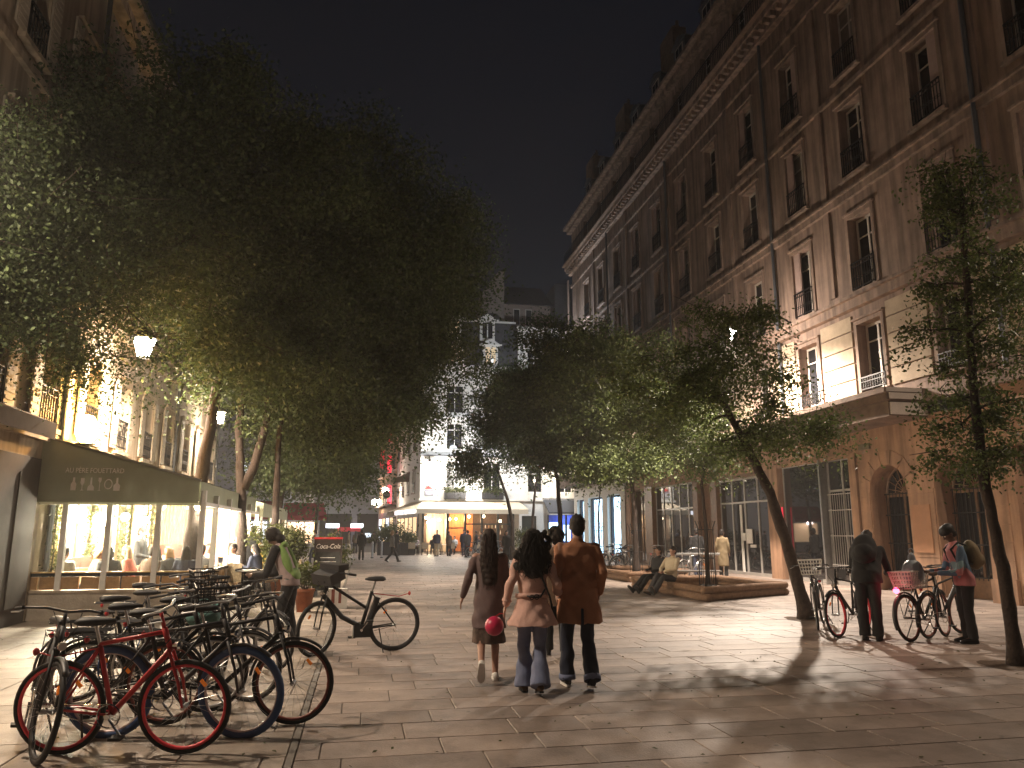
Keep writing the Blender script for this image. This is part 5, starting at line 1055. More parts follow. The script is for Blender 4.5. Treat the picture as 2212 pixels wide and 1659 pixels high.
# ================================================================== BICYCLES
def bicycle(label, rear, front, frame_m='black', tyre='rubber', rim='steel', steer=0., lean=3., step=False, basket=None, rack=True, guards=True, light_=None, stand=True, R_=.34, bag=None, ebike=False, seat_m='black', drop=0., rr_=None, lit=False, bars='city', name='bicycle', fat=None):
    """rear/front = ground contact points of the wheels in world metres"""
    rx, ry = rear; fx_, fy_ = front; wb = math.hypot(fx_-rx, fy_-ry); ang = math.atan2(fy_-ry, fx_-rx)
    s = thing(name, label, 'bicycle', (rx, ry, 0)); s.rotation_euler = Matrix.Rotation(ang, 3, 'Z').to_euler(); s.rotation_euler = (Matrix.Rotation(ang, 3, 'Z') @ Matrix.Rotation(R(lean), 3, 'X')).to_euler()
    s['group'] = 'parked bicycles'
    W = wb; hz = R_; rs_ = Vector((0, 0, hz)); fa = Vector((W, 0, hz)); bb = Vector((W*.42, 0, hz-.05)); sc_ = Vector((W*.30, 0, hz+.46)); st = Vector((W*.26, 0, hz+.60-drop))
    ht = Vector((W-.17, 0, hz+.58)); hb = Vector((W-.115, 0, hz+.42)); fm = M[frame_m]; b = MB(); t = .018 if not ebike else .026
    if step: b.tube([hb, hb.lerp(bb, .5)+Vector((0, 0, -.06)), bb+Vector((-.01, 0, .03))], t+.008, 8); b.tube([ht, sc_.lerp(bb, .45)], t*.8, 8)
    else: b.tube([ht+Vector((0, 0, -.03)), sc_], t*.9, 8); b.tube([hb, bb], t+.003, 8)
    b.tube([bb, sc_], t, 8); b.tube([ht, hb], t+.004, 8)
    for sy in (-1, 1):
        b.tube([bb+Vector((0, sy*.03, 0)), rs_+Vector((0, sy*.055, 0))], .010, 6); b.tube([sc_+Vector((0, sy*.02, -.02)), rs_+Vector((0, sy*.055, 0))], .009, 6)
    b.build('frame', fm, s, True)
    if ebike:
        b = MB(); b.cbox(bb+Vector((-.02, 0, -.02)), (.24, .09, .17)); b.tube([bb+Vector((-.08, 0, 0)), sc_+Vector((-.08, 0, -.08))], .045, 8); b.build('motor_and_battery', M['black'], s)
    b = MB(); b.tube([sc_, st], .013, 8); b.build('seat_post', M['steel'], s)
    b = MB(); P = [(-.13, .075, .02), (-.10, .08, .035), (0, .05, .035), (.10, .022, .025), (.15, .014, .012)]; rings = []
    for x, hw, hh in P: rings.append([(st.x+x+.0, hw*math.cos(q), st.z+.03+hh*math.sin(q)) for q in [2*math.pi*j/10 for j in range(10)]])
    b.loft(rings); b.build('saddle', M[seat_m], s, True)
    # crank
    b = MB(); b.torus((bb.x, -.05, bb.z), .085, .006, 22, 4); b.tube([(bb.x, -.07, bb.z), (bb.x+.10, -.07, bb.z-.13)], .009, 6); b.tube([(bb.x, .07, bb.z), (bb.x-.10, .07, bb.z+.13)], .009, 6); b.tube([(bb.x, -.08, bb.z), (bb.x, .08, bb.z)], .02, 8)
    b.box(0, bb.x, -.053, -.047, hz+.03, hz+.037); b.tube([(0, -.05, hz-.035), (bb.x, -.05, bb.z-.085)], .004, 4); b.build('crankset', M['chrome'], s)
    for sy, dx, dz in ((-1, .10, -.13), (1, -.10, .13)): b = MB(); b.cbox((bb.x+dx, sy*.12, bb.z+dz), (.09, .08, .02)); b.build('pedal', M['rubber'], s)
    def wheel(cx, ang_, par, tyre_m, tr=.02):
        w_ = MB()
        nS = 20
        for i in range(nS):
            q = 2*math.pi*i/nS; w_.tube([(.02*math.cos(q+.8), (.03 if i % 2 else -.03), .02*math.sin(q+.8)), ((R_-.03)*math.cos(q), 0, (R_-.03)*math.sin(q))], .0014, 3, cap=False)
        w_.tube([(0, -.05, 0), (0, .05, 0)], .018, 8); w_.tube([(0, -.07, 0), (0, .07, 0)], .008, 6)
        o = w_.build('wheel', M['steel'], par, loc=cx); a_ = MB(); a_.torus((0, 0, 0), R_-.019, tr, 40, 8); a_.build('tyre', M[tyre_m], o, True); a_ = MB(); a_.torus((0, 0, 0), R_-.044, .014, 40, 6, sx=1.2); a_.build('rim', M[rr_ or rim], o, True)
        a_ = MB(); a_.cbox((R_*.62*math.cos(.9), 0, R_*.62*math.sin(.9)), (.025, .012, .06), Matrix.Rotation(-.7, 3, 'Y')); a_.build('reflector', M['reflector'], o)
        return o
    tw = fat or (.02 if not ebike else .026)
    wheel((0, 0, hz), 0, s, tyre, tw)
    fr = part('steering', s, (ht.x, 0, 0), steer); off = -ht.x
    wheel((W+off, 0, hz), 0, fr, tyre, tw)
    b = MB()
    for sy in (-1, 1): b.tube([(hb.x+off, sy*.035, hb.z-.01), (W+off-.04, sy*.05, hz+.2), (W+off, sy*.052, hz)], [.014, .012, .009], 6)
    b.tube([(hb.x+off, -.04, hb.z), (hb.x+off, .04, hb.z)], .016, 6); b.tube([(0, 0, ht.z), (-.03, 0, ht.z+.12)], .014, 6); b.build('fork', fm, fr, True)
    hbz = ht.z+.14-drop*.5; b = MB()
    if bars == 'city': b.tube([(-.22, -.29, hbz-.02), (-.12, -.27, hbz), (.02, -.15, hbz+.02), (.03, 0, hbz), (.02, .15, hbz+.02), (-.12, .27, hbz), (-.22, .29, hbz-.02)], .011, 7)
    else: b.tube([(-.04, -.31, hbz+.01), (0, -.12, hbz), (.0, .12, hbz), (-.04, .31, hbz+.01)], .011, 7)
    b.build('handlebar', M['steel' if frame_m != 'black' else 'dkgrey'], fr, True)
    ex = -.22 if bars == 'city' else -.04
    for sy in (-1, 1):
        b = MB(); b.tube([(ex, sy*.30, hbz-.02), (ex+.11 if bars == 'city' else ex+.01, sy*(.275 if bars == 'city' else .20), hbz)], .017, 7); b.build('grip', M['rubber'], fr)
        b = MB(); b.tube([(ex+.10, sy*.26, hbz-.01), (ex+.13, sy*.30, hbz-.03), (ex+.02, sy*.33, hbz-.045)], .006, 5); b.build('brake_lever', M['steel'], fr)
    b = MB(); b.tube([(.03, .1, hbz), (.14, .06, hbz-.1), (.0, .02, hbz-.25)], .004, 4); b.tube([(.03, -.1, hbz), (.15, -.05, hbz-.12), (-.0, -.02, hbz-.28)], .004, 4); b.build('brake_cable', M['rubber'], fr)
    if guards:
        b = MB(); b.torus((0, 0, hz), R_+.022, .013, 24, 6, 'y', R(5), R(205), sx=2.0); b.build('rear_mudguard', M['dkgrey'] if frame_m == 'black' else fm, s, True)
        b = MB(); b.torus((W+off, 0, hz), R_+.022, .013, 20, 6, 'y', R(50), R(170), sx=2.0); b.build('front_mudguard', M['dkgrey'] if frame_m == 'black' else fm, fr, True)
    if rack:
        b = MB(); zz = hz+R_+.09
        for sy in (-.06, 0, .06): b.tube([(-.28, sy, zz), (.18, sy, zz)], .006, 5)
        b.tube([(-.28, -.06, zz), (-.28, .06, zz)], .006, 5); b.tube([(.05, -.06, zz), (.05, .06, zz)], .006, 5)
        for sy in (-1, 1): b.tube([(-.1, sy*.06, zz), (0, sy*.06, hz)], .005, 5)
        b.build('rack', M['iron'], s)
    def basket_mb(x, y, z, lx, ly, h, wire=.004, st_=.05):
        b = MB()
        for k in range(5):
            zz = z+h*k/4; gx, gy = lx*(.8+.2*k/4)/2, ly*(.8+.2*k/4)/2; b.tube([(x-gx, y-gy, zz), (x+gx, y-gy, zz), (x+gx, y+gy, zz), (x-gx, y+gy, zz), (x-gx, y-gy, zz)], wire*(2 if k == 4 else 1), 4)
        for i in range(int(lx/st_)+1):
            f_ = -.5+i*st_/lx
            for sy in (-1, 1): b.tube([(x+f_*lx*.8, y+sy*ly*.4, z), (x+f_*lx, y+sy*ly*.5, z+h)], wire, 4)
            b.tube([(x+f_*lx*.8, y-ly*.4, z), (x+f_*lx*.8, y+ly*.4, z)], wire, 4)
        for i in range(int(ly/st_)+1):
            f_ = -.5+i*st_/ly
            for sx in (-1, 1): b.tube([(x+sx*lx*.4, y+f_*ly*.8, z), (x+sx*lx*.5, y+f_*ly, z+h)], wire, 4)
        return b
    if basket == 'front': basket_mb(W+off-.02, 0, ht.z+.0, .30, .38, .24, .0045).build('basket', M['white'], fr)
    if basket == 'rear': basket_mb(.22, 0, hz+R_+.08, .52, .36, .25, .007).build('basket', M['white'], s)
    if basket == 'dark': basket_mb(W+off-.02, 0, ht.z+.0, .30, .36, .22, .0045).build('basket', M['iron'], fr)
    if bag == 'front': b = MB(); b.cbox((.0, 0, hbz-.04), (.28, .36, .15), Matrix.Rotation(R(18), 3, 'Y')); b.cbox((-.10, 0, hbz+.08), (.2, .36, .08)); b.build('handlebar_bag', M['dkgrey'], fr)
    b = MB(); b.ell((-.20, 0, hz+R_+.06), (.02, .03, .03) if not lit else (.03, .05, .045), 8, 6)
    if not rack and not guards: b.tube([(-.20, 0, hz+R_+.06), (-.05, 0, hz+R_+.02), tuple(sc_+Vector((-.01, 0, -.03)))], .006, 5)
    b.build('rear_light', M['e_redhot'] if lit else M['red'], s)
    b = MB(); b.lathe([(.02, -.04), (.035, 0), (.03, .02)], 10, (W+off-.06, 0, hz+R_+.10), 'x'); b.build('headlight', M['chrome'], fr)
    if bars == 'flat' or basket == 'dark': b = MB(); b.torus((.10, .06, hz+.12), .13, .008, 22, 5, 'x' if basket else 'y'); b.build('lock_cable', M['bluetyre' if basket else 'dkgrey'], s)
    if stand: b = MB(); b.tube([(bb.x-.25, .04, hz-.04), (bb.x-.30, .17, .012)], .009, 5); b.build('kickstand', M['iron'], s)
    return s
bicycle('black electric bicycle parked alone with its bag on the handlebar', (.50, 11.3), (-.60, 11.12), 'black', 'rubber', 'dkgrey', steer=R(38), lean=-5, step=True, rack=False, guards=False, bag='front', ebike=True, R_=.36, seat_m='dkgrey')
bicycle('red bicycle with bright red rimmed wheel at the front of the cluster', (-2.16, 6.62), (-1.25, 6.45), 'red', 'rubber', 'red', steer=R(4), lean=6, rack=False, guards=False, light_=None, bars='flat', R_=.345, rr_='redrim')
bicycle('bicycle with thick blue tyre and pale rim beside the red one', (-1.96, 7.08), (-.90, 6.90), 'dkgrey', 'bluetyre', 'palerim', steer=R(-8), lean=5, R_=.355, rr_='palerim', fat=.032)
bicycle('dark bicycle with orange wheel reflector behind the blue tyre', (-1.62, 7.42), (-.53, 7.22), 'black', 'rubber', 'brickred', steer=R(3), lean=4, R_=.35, rr_='brickred')
bicycle('black bicycle nearest the camera seen end on', (-2.62, 7.30), (-2.27, 6.40), 'black', 'rubber', 'dkgrey', steer=R(10), lean=-8, R_=.35, drop=.06)
bicycle('dark bicycle with chrome rack second behind the red one', (-2.35, 7.78), (-1.32, 7.80), 'black', steer=R(14), lean=4, basket='dark')
bicycle('bicycle with a mint saddlebag in the middle of the cluster', (-2.05, 8.42), (-1.02, 8.28), 'dkgrey', steer=R(-12), lean=3, bars='flat')
bicycle('black city bicycle with curved bars in the rear of the cluster', (-2.70, 8.55), (-1.75, 8.95), 'black', steer=R(20), lean=4)
bicycle('dark bicycle with rear basket by the trunk of the tall tree', (-2.55, 9.50), (-1.60, 9.25), 'black', steer=R(-20), lean=3, basket='dark')
bicycle('dark bicycle behind the cyclist in the lime jacket', (-1.85, 10.30), (-.95, 10.05), 'black', steer=R(-25), lean=4, bars='flat')
bicycle('farthest dark bicycle of the left cluster before the terrace', (-2.95, 10.7), (-2.0, 10.9), 'black', steer=R(10), lean=4, basket='dark')
bicycle('black bicycle behind the cluster with its saddle raised', (-2.3, 12.2), (-1.4, 12.6), 'black', steer=R(10), lean=4)
s = thing('mint_bag', 'mint green cloth bag lying on the rack in the bicycle cluster', 'bag', (-1.52, 8.35, .80)); b = MB(); b.ell((0, 0, 0), (.17, .12, .11), 12, 8); b.ell((.10, .02, .07), (.08, .08, .06), 10, 6); b.build('pouch', mat('mint_cloth', (.10, .22, .20), .8, bump=.4, bscale=25), s, True); b = MB(); b.torus((0, 0, .1), .07, .008, 14, 5); b.build('handle', MATS['mint_cloth'], s)
# right group
bicycle('bicycle with a red rimmed front wheel parked at the left of the pair', (8.45, 12.0), (7.45, 11.25), 'black', 'rubber', 'red', steer=R(-6), lean=4, R_=.35, rr_='redrim', bars='flat')
bicycle('bicycle with pale front basket behind the leaning tree', (8.3, 13.0), (7.62, 12.15), 'black', steer=R(8), lean=3, basket='front', R_=.34)
bicycle('bicycle with a lit red rear light and large wire basket', (8.22, 10.62), (9.22, 11.05), 'black', 'rubber', 'brickred', steer=R(10), lean=-4, R_=.35, basket='rear', rr_='brickred', lit=True, rack=True)
bicycle('dark bicycle held by the person with the patterned jacket', (8.75, 10.9), (9.75, 11.4), 'black', 'rubber', 'brickred', steer=R(-8), lean=3, R_=.35, rr_='brickred')
rb_ = [o for o in COL.objects if o.get('label') == 'bicycle with a lit red rear light and large wire basket'][0]
light('rear_light_glow', rb_, (-.34, 0, .80), 1.2, (1, .04, .08), .03)
s = thing('plastic_bag', 'pale grey plastic bag sitting in the wire basket', 'bag', (8.44, 10.72, 1.02)); b = MB(); b.ell((0, 0, 0), (.17, .14, .2), 14, 9); b.ell((0, 0, .2), (.06, .05, .1), 10, 6); b.build('sack', mat('grey_plastic_bag', (.22, .25, .28), .4, bump=.8, bscale=18), s, True); b = MB(); b.torus((0, 0, .31), .05, .008, 12, 5); b.build('handle', MATS['grey_plastic_bag'], s)
# bicycle racks full of bikes before the lit windows
FBK = [((10.7, 31.2), (11.6, 31.9), 'lighter grey bicycle first in the crowd by the lit windows', 'steel'), ((11.2, 32.6), (12.1, 33.2), 'dark bicycle second in the crowd by the lit windows', 'black'), ((10.9, 34), (11.8, 34.6), 'white framed bicycle in the crowd by the lit windows', 'white'),
       ((11.5, 35.2), (12.4, 35.8), 'black bicycle behind the white framed one', 'black'), ((10.6, 36.3), (11.5, 36.9), 'grey bicycle farthest in the crowd by the windows', 'dkgrey'), ((10.2, 30.2), (11.1, 30.4), 'nearest dark bicycle of the crowd by the wood shopfront', 'black'), ((11.9, 30.6), (12.6, 31.3), 'bicycle against the wood panelled shopfront', 'dkgrey'),
       ((8.0, 49), (8.9, 49.4), 'bicycle parked beside the forked tree at the far café', 'dkgrey'), ((7.0, 50.5), (7.9, 50.9), 'distant bicycle left of the forked tree', 'black'), ((10.9, 25.2), (11.8, 25.6), 'pale framed bicycle behind the steel bench', 'steel')]
for r_, f_, lab, fm_ in FBK: bicycle(lab, r_, f_, fm_, steer=R(rnd.uniform(-20, 20)), lean=rnd.uniform(2, 5), rack=rnd.random() < .6, guards=rnd.random() < .6)
# ================================================================== PEOPLE
def cl(name, col, rough=.85, bump=.25, var=.12): return mat(name, col, rough, var=var, scale=9, bump=bump, bscale=70)
C = dict(rust=cl('rust_wool', (.38, .175, .095)), pinkb=cl('pink_beige_cotton', (.62, .39, .33)), mauve=cl('mauve_brown_wool', (.13, .092, .092)), jeans=cl('blue_grey_denim', (.16, .19, .30), .9),
         navy=cl('dark_navy_denim', (.012, .017, .035)), black=cl('black_cloth', (.012, .012, .014)), grey=cl('grey_cloth', (.16, .155, .15)), lime=cl('lime_cloth', (.17, .27, .08)), pinkgrey=cl('pinkish_grey_cloth', (.30, .23, .22)),
         dkgrey=cl('charcoal_cloth', (.035, .035, .04)), cream=cl('cream_cloth', (.50, .42, .30)), white=cl('white_cloth', (.60, .58, .56)), brown=cl('brown_cloth', (.11, .065, .04)), pale=cl('pale_blue_cloth', (.20, .26, .34)),
         red=cl('salmon_knit', (.48, .13, .10)), blue=cl('dark_blue_cloth', (.04, .05, .09)), khaki=cl('khaki_cloth', (.17, .13, .075)), yellow=cl('mustard_cloth', (.45, .30, .06)), skirt=cl('dark_patterned_skirt', (.07, .045, .035), var=.7))
def patt():
    m = bpy.data.materials.new('pink_blue_patterned_cloth'); m.use_nodes = True; t = m.node_tree; b = t.nodes['Principled BSDF']; b.inputs['Roughness'].default_value = .8
    tc = t.nodes.new('ShaderNodeTexCoord'); v = t.nodes.new('ShaderNodeTexVoronoi'); v.inputs['Scale'].default_value = 5; r = t.nodes.new('ShaderNodeValToRGB'); r.color_ramp.interpolation = 'CONSTANT'
    e = r.color_ramp.elements; e[0].color = (.08, .14, .22, 1); e[1].position = .42; e[1].color = (.42, .16, .17, 1); n = e.new(.7); n.color = (.20, .32, .36, 1)
    t.links.new(tc.outputs['Object'], v.inputs['Vector']); t.links.new(v.outputs['Color'], r.inputs[0]); t.links.new(r.outputs[0], b.inputs['Base Color']); return m
C['patt'] = patt()
def person(label, loc, rz=0., h=1.75, fem=False, lean=0., head=(0, 0), P=None, A=None, top=None, hem=.88, flare=.0, bottom='black', kind='jeans', cuff=.075, skirt=None, skz=.5, shoe='black', hair='short', hm='hair', skin='skin', vox=.03, sit=None, group=None, fold=.004, arms_bare=False, sole=None, bulk=1., cuffpale=False):
    """faces local +Y; P = joint overrides in the upright body frame, A = joint overrides after leaning"""
    s = h/1.75; pz = 0.
    sw = .165 if fem else .19
    j = dict(hc=(0, 0, .93), ab=(0, 0, 1.10), ch=(0, 0, 1.29), nk=(0, -.01, 1.46), nt=(0, .0, 1.54), hd=(0, .018, 1.635),
             shL=(-sw, 0, 1.425), shR=(sw, 0, 1.425), elL=(-sw-.06, -.03, 1.15), elR=(sw+.06, -.03, 1.15), wrL=(-sw-.06, .05, .92), wrR=(sw+.06, .05, .92))
    low = dict(hpL=(-.085, 0, .91), hpR=(.085, 0, .91), knL=(-.095, .03, .50), knR=(.095, .03, .50), anL=(-.09, 0, .085), anR=(.09, 0, .085), toL=(-.10, .15, .02), toR=(.10, .15, .02))
    if sit is not None:
        dz = sit+.10-.93
        for k in j: j[k] = (j[k][0], j[k][1], j[k][2]+dz)
        low = dict(hpL=(-.085, 0, sit+.08), hpR=(.085, 0, sit+.08), knL=(-.11, .42, sit+.10), knR=(.11, .42, sit+.10), anL=(-.11, .42, .085), anR=(.11, .42, .085), toL=(-.12, .58, .02), toR=(.12, .58, .02))
    for k, v in (P or {}).items(): (j if k in j else low)[k] = v
    hc = Vector(j['hc']); Rl = Matrix.Rotation(-R(lean), 3, 'X'); J = {}
    for k, v in j.items(): J[k] = hc + Rl @ (Vector(v)-hc)
    for k, v in low.items(): J[k] = Vector(v)
    for k, v in (A or {}).items(): J[k] = Vector(v)
    J = {k: v*s for k, v in J.items()}; hcs = J['hc']
    Rh = Matrix.Rotation(R(head[0]), 3, 'Z') @ Rl @ Matrix.Rotation(-R(head[1]), 3, 'X')
    root = thing('person', label, 'person', loc, R(rz), group)
    k_ = bulk*s
    b = MB(); b.ell(hcs, (.130*k_, .088*k_, .11*s), rot=Rl); b.cap(hcs, J['ch'], .085*k_, .09*k_); b.ell(J['ch'], (.140*k_, .082*k_, .14*s), rot=Rl)
    b.cap(J['shL'], J['shR'], .042*s, .042*s); b.cap(J['nk'], J['nt'], .057*s, .052*s); H = J['hd']
    b.ell(H+Rh@Vector((0, -.012, .02))*s, (.076*s, .095*s, .095*s), rot=Rh); b.ell(H+Rh@Vector((0, .03, -.045))*s, (.055*s, .06*s, .07*s), rot=Rh)
    b.cap(H+Rh@Vector((0, .085, .01))*s, H+Rh@Vector((0, .108, -.022))*s, .010*s, .015*s); b.cap(H+Rh@Vector((-.03, .082, -.055))*s, H+Rh@Vector((.03, .082, -.055))*s, .010*s, .010*s)
    b.cap(H+Rh@Vector((-.045, .078, .028))*s, H+Rh@Vector((.045, .078, .028))*s, .011*s, .011*s)
    for sx in (-1, 1): b.ell(H+Rh@Vector((sx*.078, -.005, -.01))*s, (.012*s, .02*s, .032*s), rot=Rh)
    for S in 'LR':
        b.cap(J['sh'+S], J['el'+S], .048*s, .038*s); b.cap(J['el'+S], J['wr'+S], .038*s, .026*s); tk = 1 if kind == 'bare' else .72; b.cap(J['hp'+S], J['kn'+S], .085*s*tk, .055*s*tk); b.cap(J['kn'+S], J['an'+S], .055*s*tk, .036*s*tk)
        cm = J['kn'+S].lerp(J['an'+S], .3)+Vector((0, -.018*s, 0)); b.ell(cm, (.05*s, .052*s, .11*s)) if kind == 'bare' else None; b.cap(J['an'+S], J['to'+S]+Vector((0, 0, .02*s)), .034*s, .025*s)
        d = (J['wr'+S]-J['el'+S]).normalized(); side = Vector((1 if S == 'R' else -1, 0, 0)); f_ = Rl@Vector((0, 1, 0)); sp = (f_ - d*f_.dot(d)); sp = sp.normalized() if sp.length > .2 else (Vector((0, 0, 1))-d*d.z).normalized(); nrm = d.cross(sp)
        wr = J['wr'+S]; rot = Matrix((sp, nrm, d)).transposed()
        b.ell(wr+d*.05*s, (.038*s, .017*s, .052*s), rot=rot)
        if vox < .02:
            for i in range(4):
                base = wr+d*.085*s+sp*(.028-.019*i)*s; ln = (.036, .042, .039, .030)[i]*s; cu = nrm*(-.35 if S == 'R' else .35)
                m1 = base+(d+cu*.5).normalized()*ln; m2 = m1+(d*.8+cu*1.2).normalized()*ln*.8; b.cap(base, m1, .0095*s, .009*s, 8); b.cap(m1, m2, .009*s, .0078*s, 8)
            t0 = wr+d*.03*s+sp*.03*s; t1 = t0+(sp*.7+d*.6).normalized()*.04*s; b.cap(t0, t1, .012*s, .010*s, 8); b.cap(t1, t1+(d).normalized()*.028*s, .010*s, .009*s, 8)
        else: b.ell(wr+d*.10*s, (.034*s, .015*s, .05*s), rot=rot)
    body = remesh(b, 'body', M[skin], root, min(vox, .03), 3)
    if vox < .02:
        for sx in (-1, 1): e = MB(); e.ell(H+Rh@Vector((sx*.032, .079, .008))*s, (.012*s, .010*s, .009*s), 8, 6, Rh); e.build('eye', M['white'], root, True); e = MB(); e.ell(H+Rh@Vector((sx*.032, .0885, .008))*s, (.005*s, .002*s, .005*s), 8, 6, Rh); e.build('pupil', M['black'], root)
    # garment on the upper body
    if top:
        b = MB(); rings = []; n = 28
        T = [(1.515, .060, .058), (1.49, .066, .064), (1.465, .098, .075), (1.45, .145, .086), (1.425, sw+.0, .096), (1.38, sw+.018, .108), (1.32, sw+.016, .118), (1.20, sw-.0, .115), (1.06, sw-.005+(.0 if fem else .01), .12), (.95, sw+.012, .135)]
        dz = (hcs.z/s-.93)
        for z, rx, ry in T:
            ring = []
            for i in range(n):
                q = 2*math.pi*i/n; ring.append(hcs + Rl@Vector((rx*bulk*math.cos(q), ry*bulk*math.sin(q)+(-.01 if z > 1.4 else 0), z-.93))*s)
            rings.append(ring)
        if hem < .94 and sit is None:
            steps = max(1, int((.94-hem)/.06))
            for i in range(1, steps+1):
                t = i/steps; z = .94+(hem-.94)*t; ring = []
                for a in range(n):
                    q = 2*math.pi*a/n; wv = 1+.055*t*flare*8*math.sin(5*q+1.2+loc[0]*3)*.5+.03*t*math.sin(9*q+loc[1]); rx = (sw+.015+flare*t*.9)*wv; ry = (.135+flare*t*.8)*wv
                    ring.append(Vector((rx*bulk*math.cos(q), ry*bulk*math.sin(q), z+dz))*s)
                rings.append(ring)
        b.loft(rings)
        for S in 'LR':
            e, w_ = J['el'+S], J['wr'+S]; sh = J['sh'+S]
            if arms_bare: b.cap(sh, sh.lerp(e, .6), .066*k_, .062*k_)
            else: b.cap(sh+Vector((0, 0, -.012*s)), e, .060*k_, .050*k_); b.cap(e, w_.lerp(e, .08), .051*k_, .042*k_)
        remesh(b, 'coat' if hem < .8 else 'jacket', C[top], root, vox*1.0, 4, fold*s, 24, int(abs(loc[0]*7)+1))
    # legs
    if kind == 'jeans' or kind == 'bare':
        if kind == 'jeans':
            b = MB(); b.ell(hcs-Vector((0, 0, .02*s)), (.165*k_, .118*k_, .12*s))
            for S in 'LR':
                b.cap(J['hp'+S], J['kn'+S], .100*k_, .070*k_); a, c = J['kn'+S], J['an'+S]; d = (c-a).normalized(); e = c.lerp(a, .03)
                pts = [a-d*.03*s, a, a.lerp(e, .35), a.lerp(e, .7), e+d*.03*s]; rd = [.05*s, .070*k_, (.070+(cuff-.07)*.2)*k_, (.070+(cuff-.07)*.65)*k_, cuff*k_]; b.tube(pts, rd, 14)
            remesh(b, 'trousers', C[bottom], root, vox, 3, fold*.9*s, 26, 3)
            if cuffpale:
                for S in 'LR':
                    a, c = J['kn'+S], J['an'+S]; d = (c-a).normalized(); b = MB(); b.tube([c.lerp(a, .10), c.lerp(a, .0)+d*.01*s], [cuff*1.06*s, cuff*1.09*s], 14); b.build('trouser_cuff', C['jeans'], root, True)
    if skirt:
        b = MB(); rings = []
        for i, z in enumerate(np.linspace(.98, skz, 8)):
            t = i/7; rings.append([Vector(((.15+.05*t+.008*t*math.sin(7*q))*math.cos(q), (.11+.06*t+.008*t*math.sin(7*q))*math.sin(q)+(.0), z))*s for q in [2*math.pi*a/26 for a in range(26)]])
        b.loft(rings); remesh(b, 'skirt', C[skirt], root, vox, 3, fold*s, 30, 5)
    # shoes
    for S in 'LR':
        an, to = J['an'+S], J['to'+S]; f_ = (to-Vector((an.x, an.y, an.z-.065*s))); f_.normalize(); up = Vector((0, 0, 1)); rt = f_.cross(up).normalized() if abs(f_.z) < .95 else Vector((1, 0, 0)); up = rt.cross(f_)
        heel = an-up*.078*s; b = MB(); rings = []
        for x, hw, hh in ((-.065, .024, .05), (-.05, .034, .075), (-.01, .037, .088), (.05, .038, .075), (.10, .044, .058), (.15, .042, .045), (.185, .030, .035), (.20, .012, .022)):
            rings.append([heel+f_*x*s+rt*hw*s*math.cos(q)+up*(hh*.5+hh*.5*math.sin(q)+.012)*s for q in [2*math.pi*a/12 for a in range(12)]])
        b.loft(rings); o = b.build('shoe', M[shoe] if shoe in M else C[shoe], root, True)
        b = MB(); rings = []
        for z in (0, .020): rings.append([heel+f_*x*s+rt*y*s+up*z*s for x, y in ((-.07, -.02), (-.06, .03), (.02, .04), (.11, .048), (.18, .035), (.205, 0), (.18, -.035), (.11, -.048), (.02, -.04), (-.06, -.03))])
        b.loft(rings); b.build('sole', M[sole or 'rubber'], o)
    # hair
    cr = H+Rh@Vector((0, -.02, .03))*s; hmat = M[hm]
    if hair == 'none': return root, J
    b = MB(); b.ell(cr, (.086*s, .100*s, .098*s), rot=Rh); b.ell(H+Rh@Vector((0, -.055, -.02))*s, (.074*s, .062*s, .085*s), rot=Rh); st = MB(); r = random.Random(int(h*1000)+int(loc[0]*10))
    if hair == 'short':
        for i in range(14): q = r.uniform(0, 6.28); e = r.uniform(.2, 1.4); b.ell(cr+Rh@Vector((.07*math.cos(q)*math.cos(e), .08*math.sin(q)*math.cos(e)-.01, .088*math.sin(e)))*s, (.022*s,)*3, 8, 5)
    if hair in ('long', 'curly', 'bob'):
        down = Rl@Vector((0, -.25, -1)).normalized(); L = dict(long=.50, curly=.36, bob=.14)[hair]; W_ = dict(long=.112, curly=.155, bob=.085)[hair]
        for i in range(9):
            t = i/8; wv = W_*(.85+.35*math.sin(t*2.6)) * (1-.35*t*t); c = H+Rh@Vector((0, -.07, 0))*s+Vector((0, -.055*t*s, -L*t*s)); b.ell(c, (wv*s, (.05+.012*math.sin(t*3))*s, .06*s))
        if hair == 'curly':
            for i in range(34):
                t = r.random(); a = r.uniform(-1, 1); c = H+Vector((a*(.14+.10*math.sin(t*2.8)), -.07-.03*t+r.uniform(-.03, .03)-abs(a)*-.03, .10-(L+.12)*t))*s; b.ell(c, (r.uniform(.028, .05)*s,)*3, 8, 6)
        if vox < .02:
            for i in range(260 if hair == 'curly' else 130):
                a = r.uniform(-1.5, 1.5); x0 = .075*math.sin(a); y0 = -.06-.045*math.cos(a); z0 = r.uniform(-.02, .08); pts = []; ph = r.uniform(0, 6); am = .022 if hair == 'curly' else .009
                LL = L*r.uniform(.6, 1.08)+.05; sx = (r.uniform(.8, 2.6) if hair == 'curly' else r.uniform(.9, 1.35))
                for k in range(9):
                    t = k/8; pts.append(H+Vector((x0*(1+(sx-1)*min(1, t*1.8))+am*math.sin(ph+t*(16 if hair == 'curly' else 8)), y0-.05*t-.02*math.sin(t*3)+am*math.cos(ph+t*13), z0-LL*t))*s)
                st.tube(pts, [.005*s]*7+[.003*s, .001*s], 4, cap=False)
    if hair == 'afro':
        for i in range(50): v = Vector((r.gauss(0, 1), r.gauss(0, 1), r.gauss(0, 1))).normalized(); b.ell(cr+Rh@(v*.10+Vector((0, -.02, .02)))*s, (.035*s,)*3, 8, 5)
    if hair == 'helmet': b.ell(cr+Rh@Vector((0, .0, .03))*s, (.105*s, .125*s, .085*s), rot=Rh)
    if hair == 'hood': b.ell(cr, (.10*s, .115*s, .12*s), rot=Rh); b.ell(H+Rh@Vector((0, -.06, -.09))*s, (.09*s, .07*s, .08*s), rot=Rh)
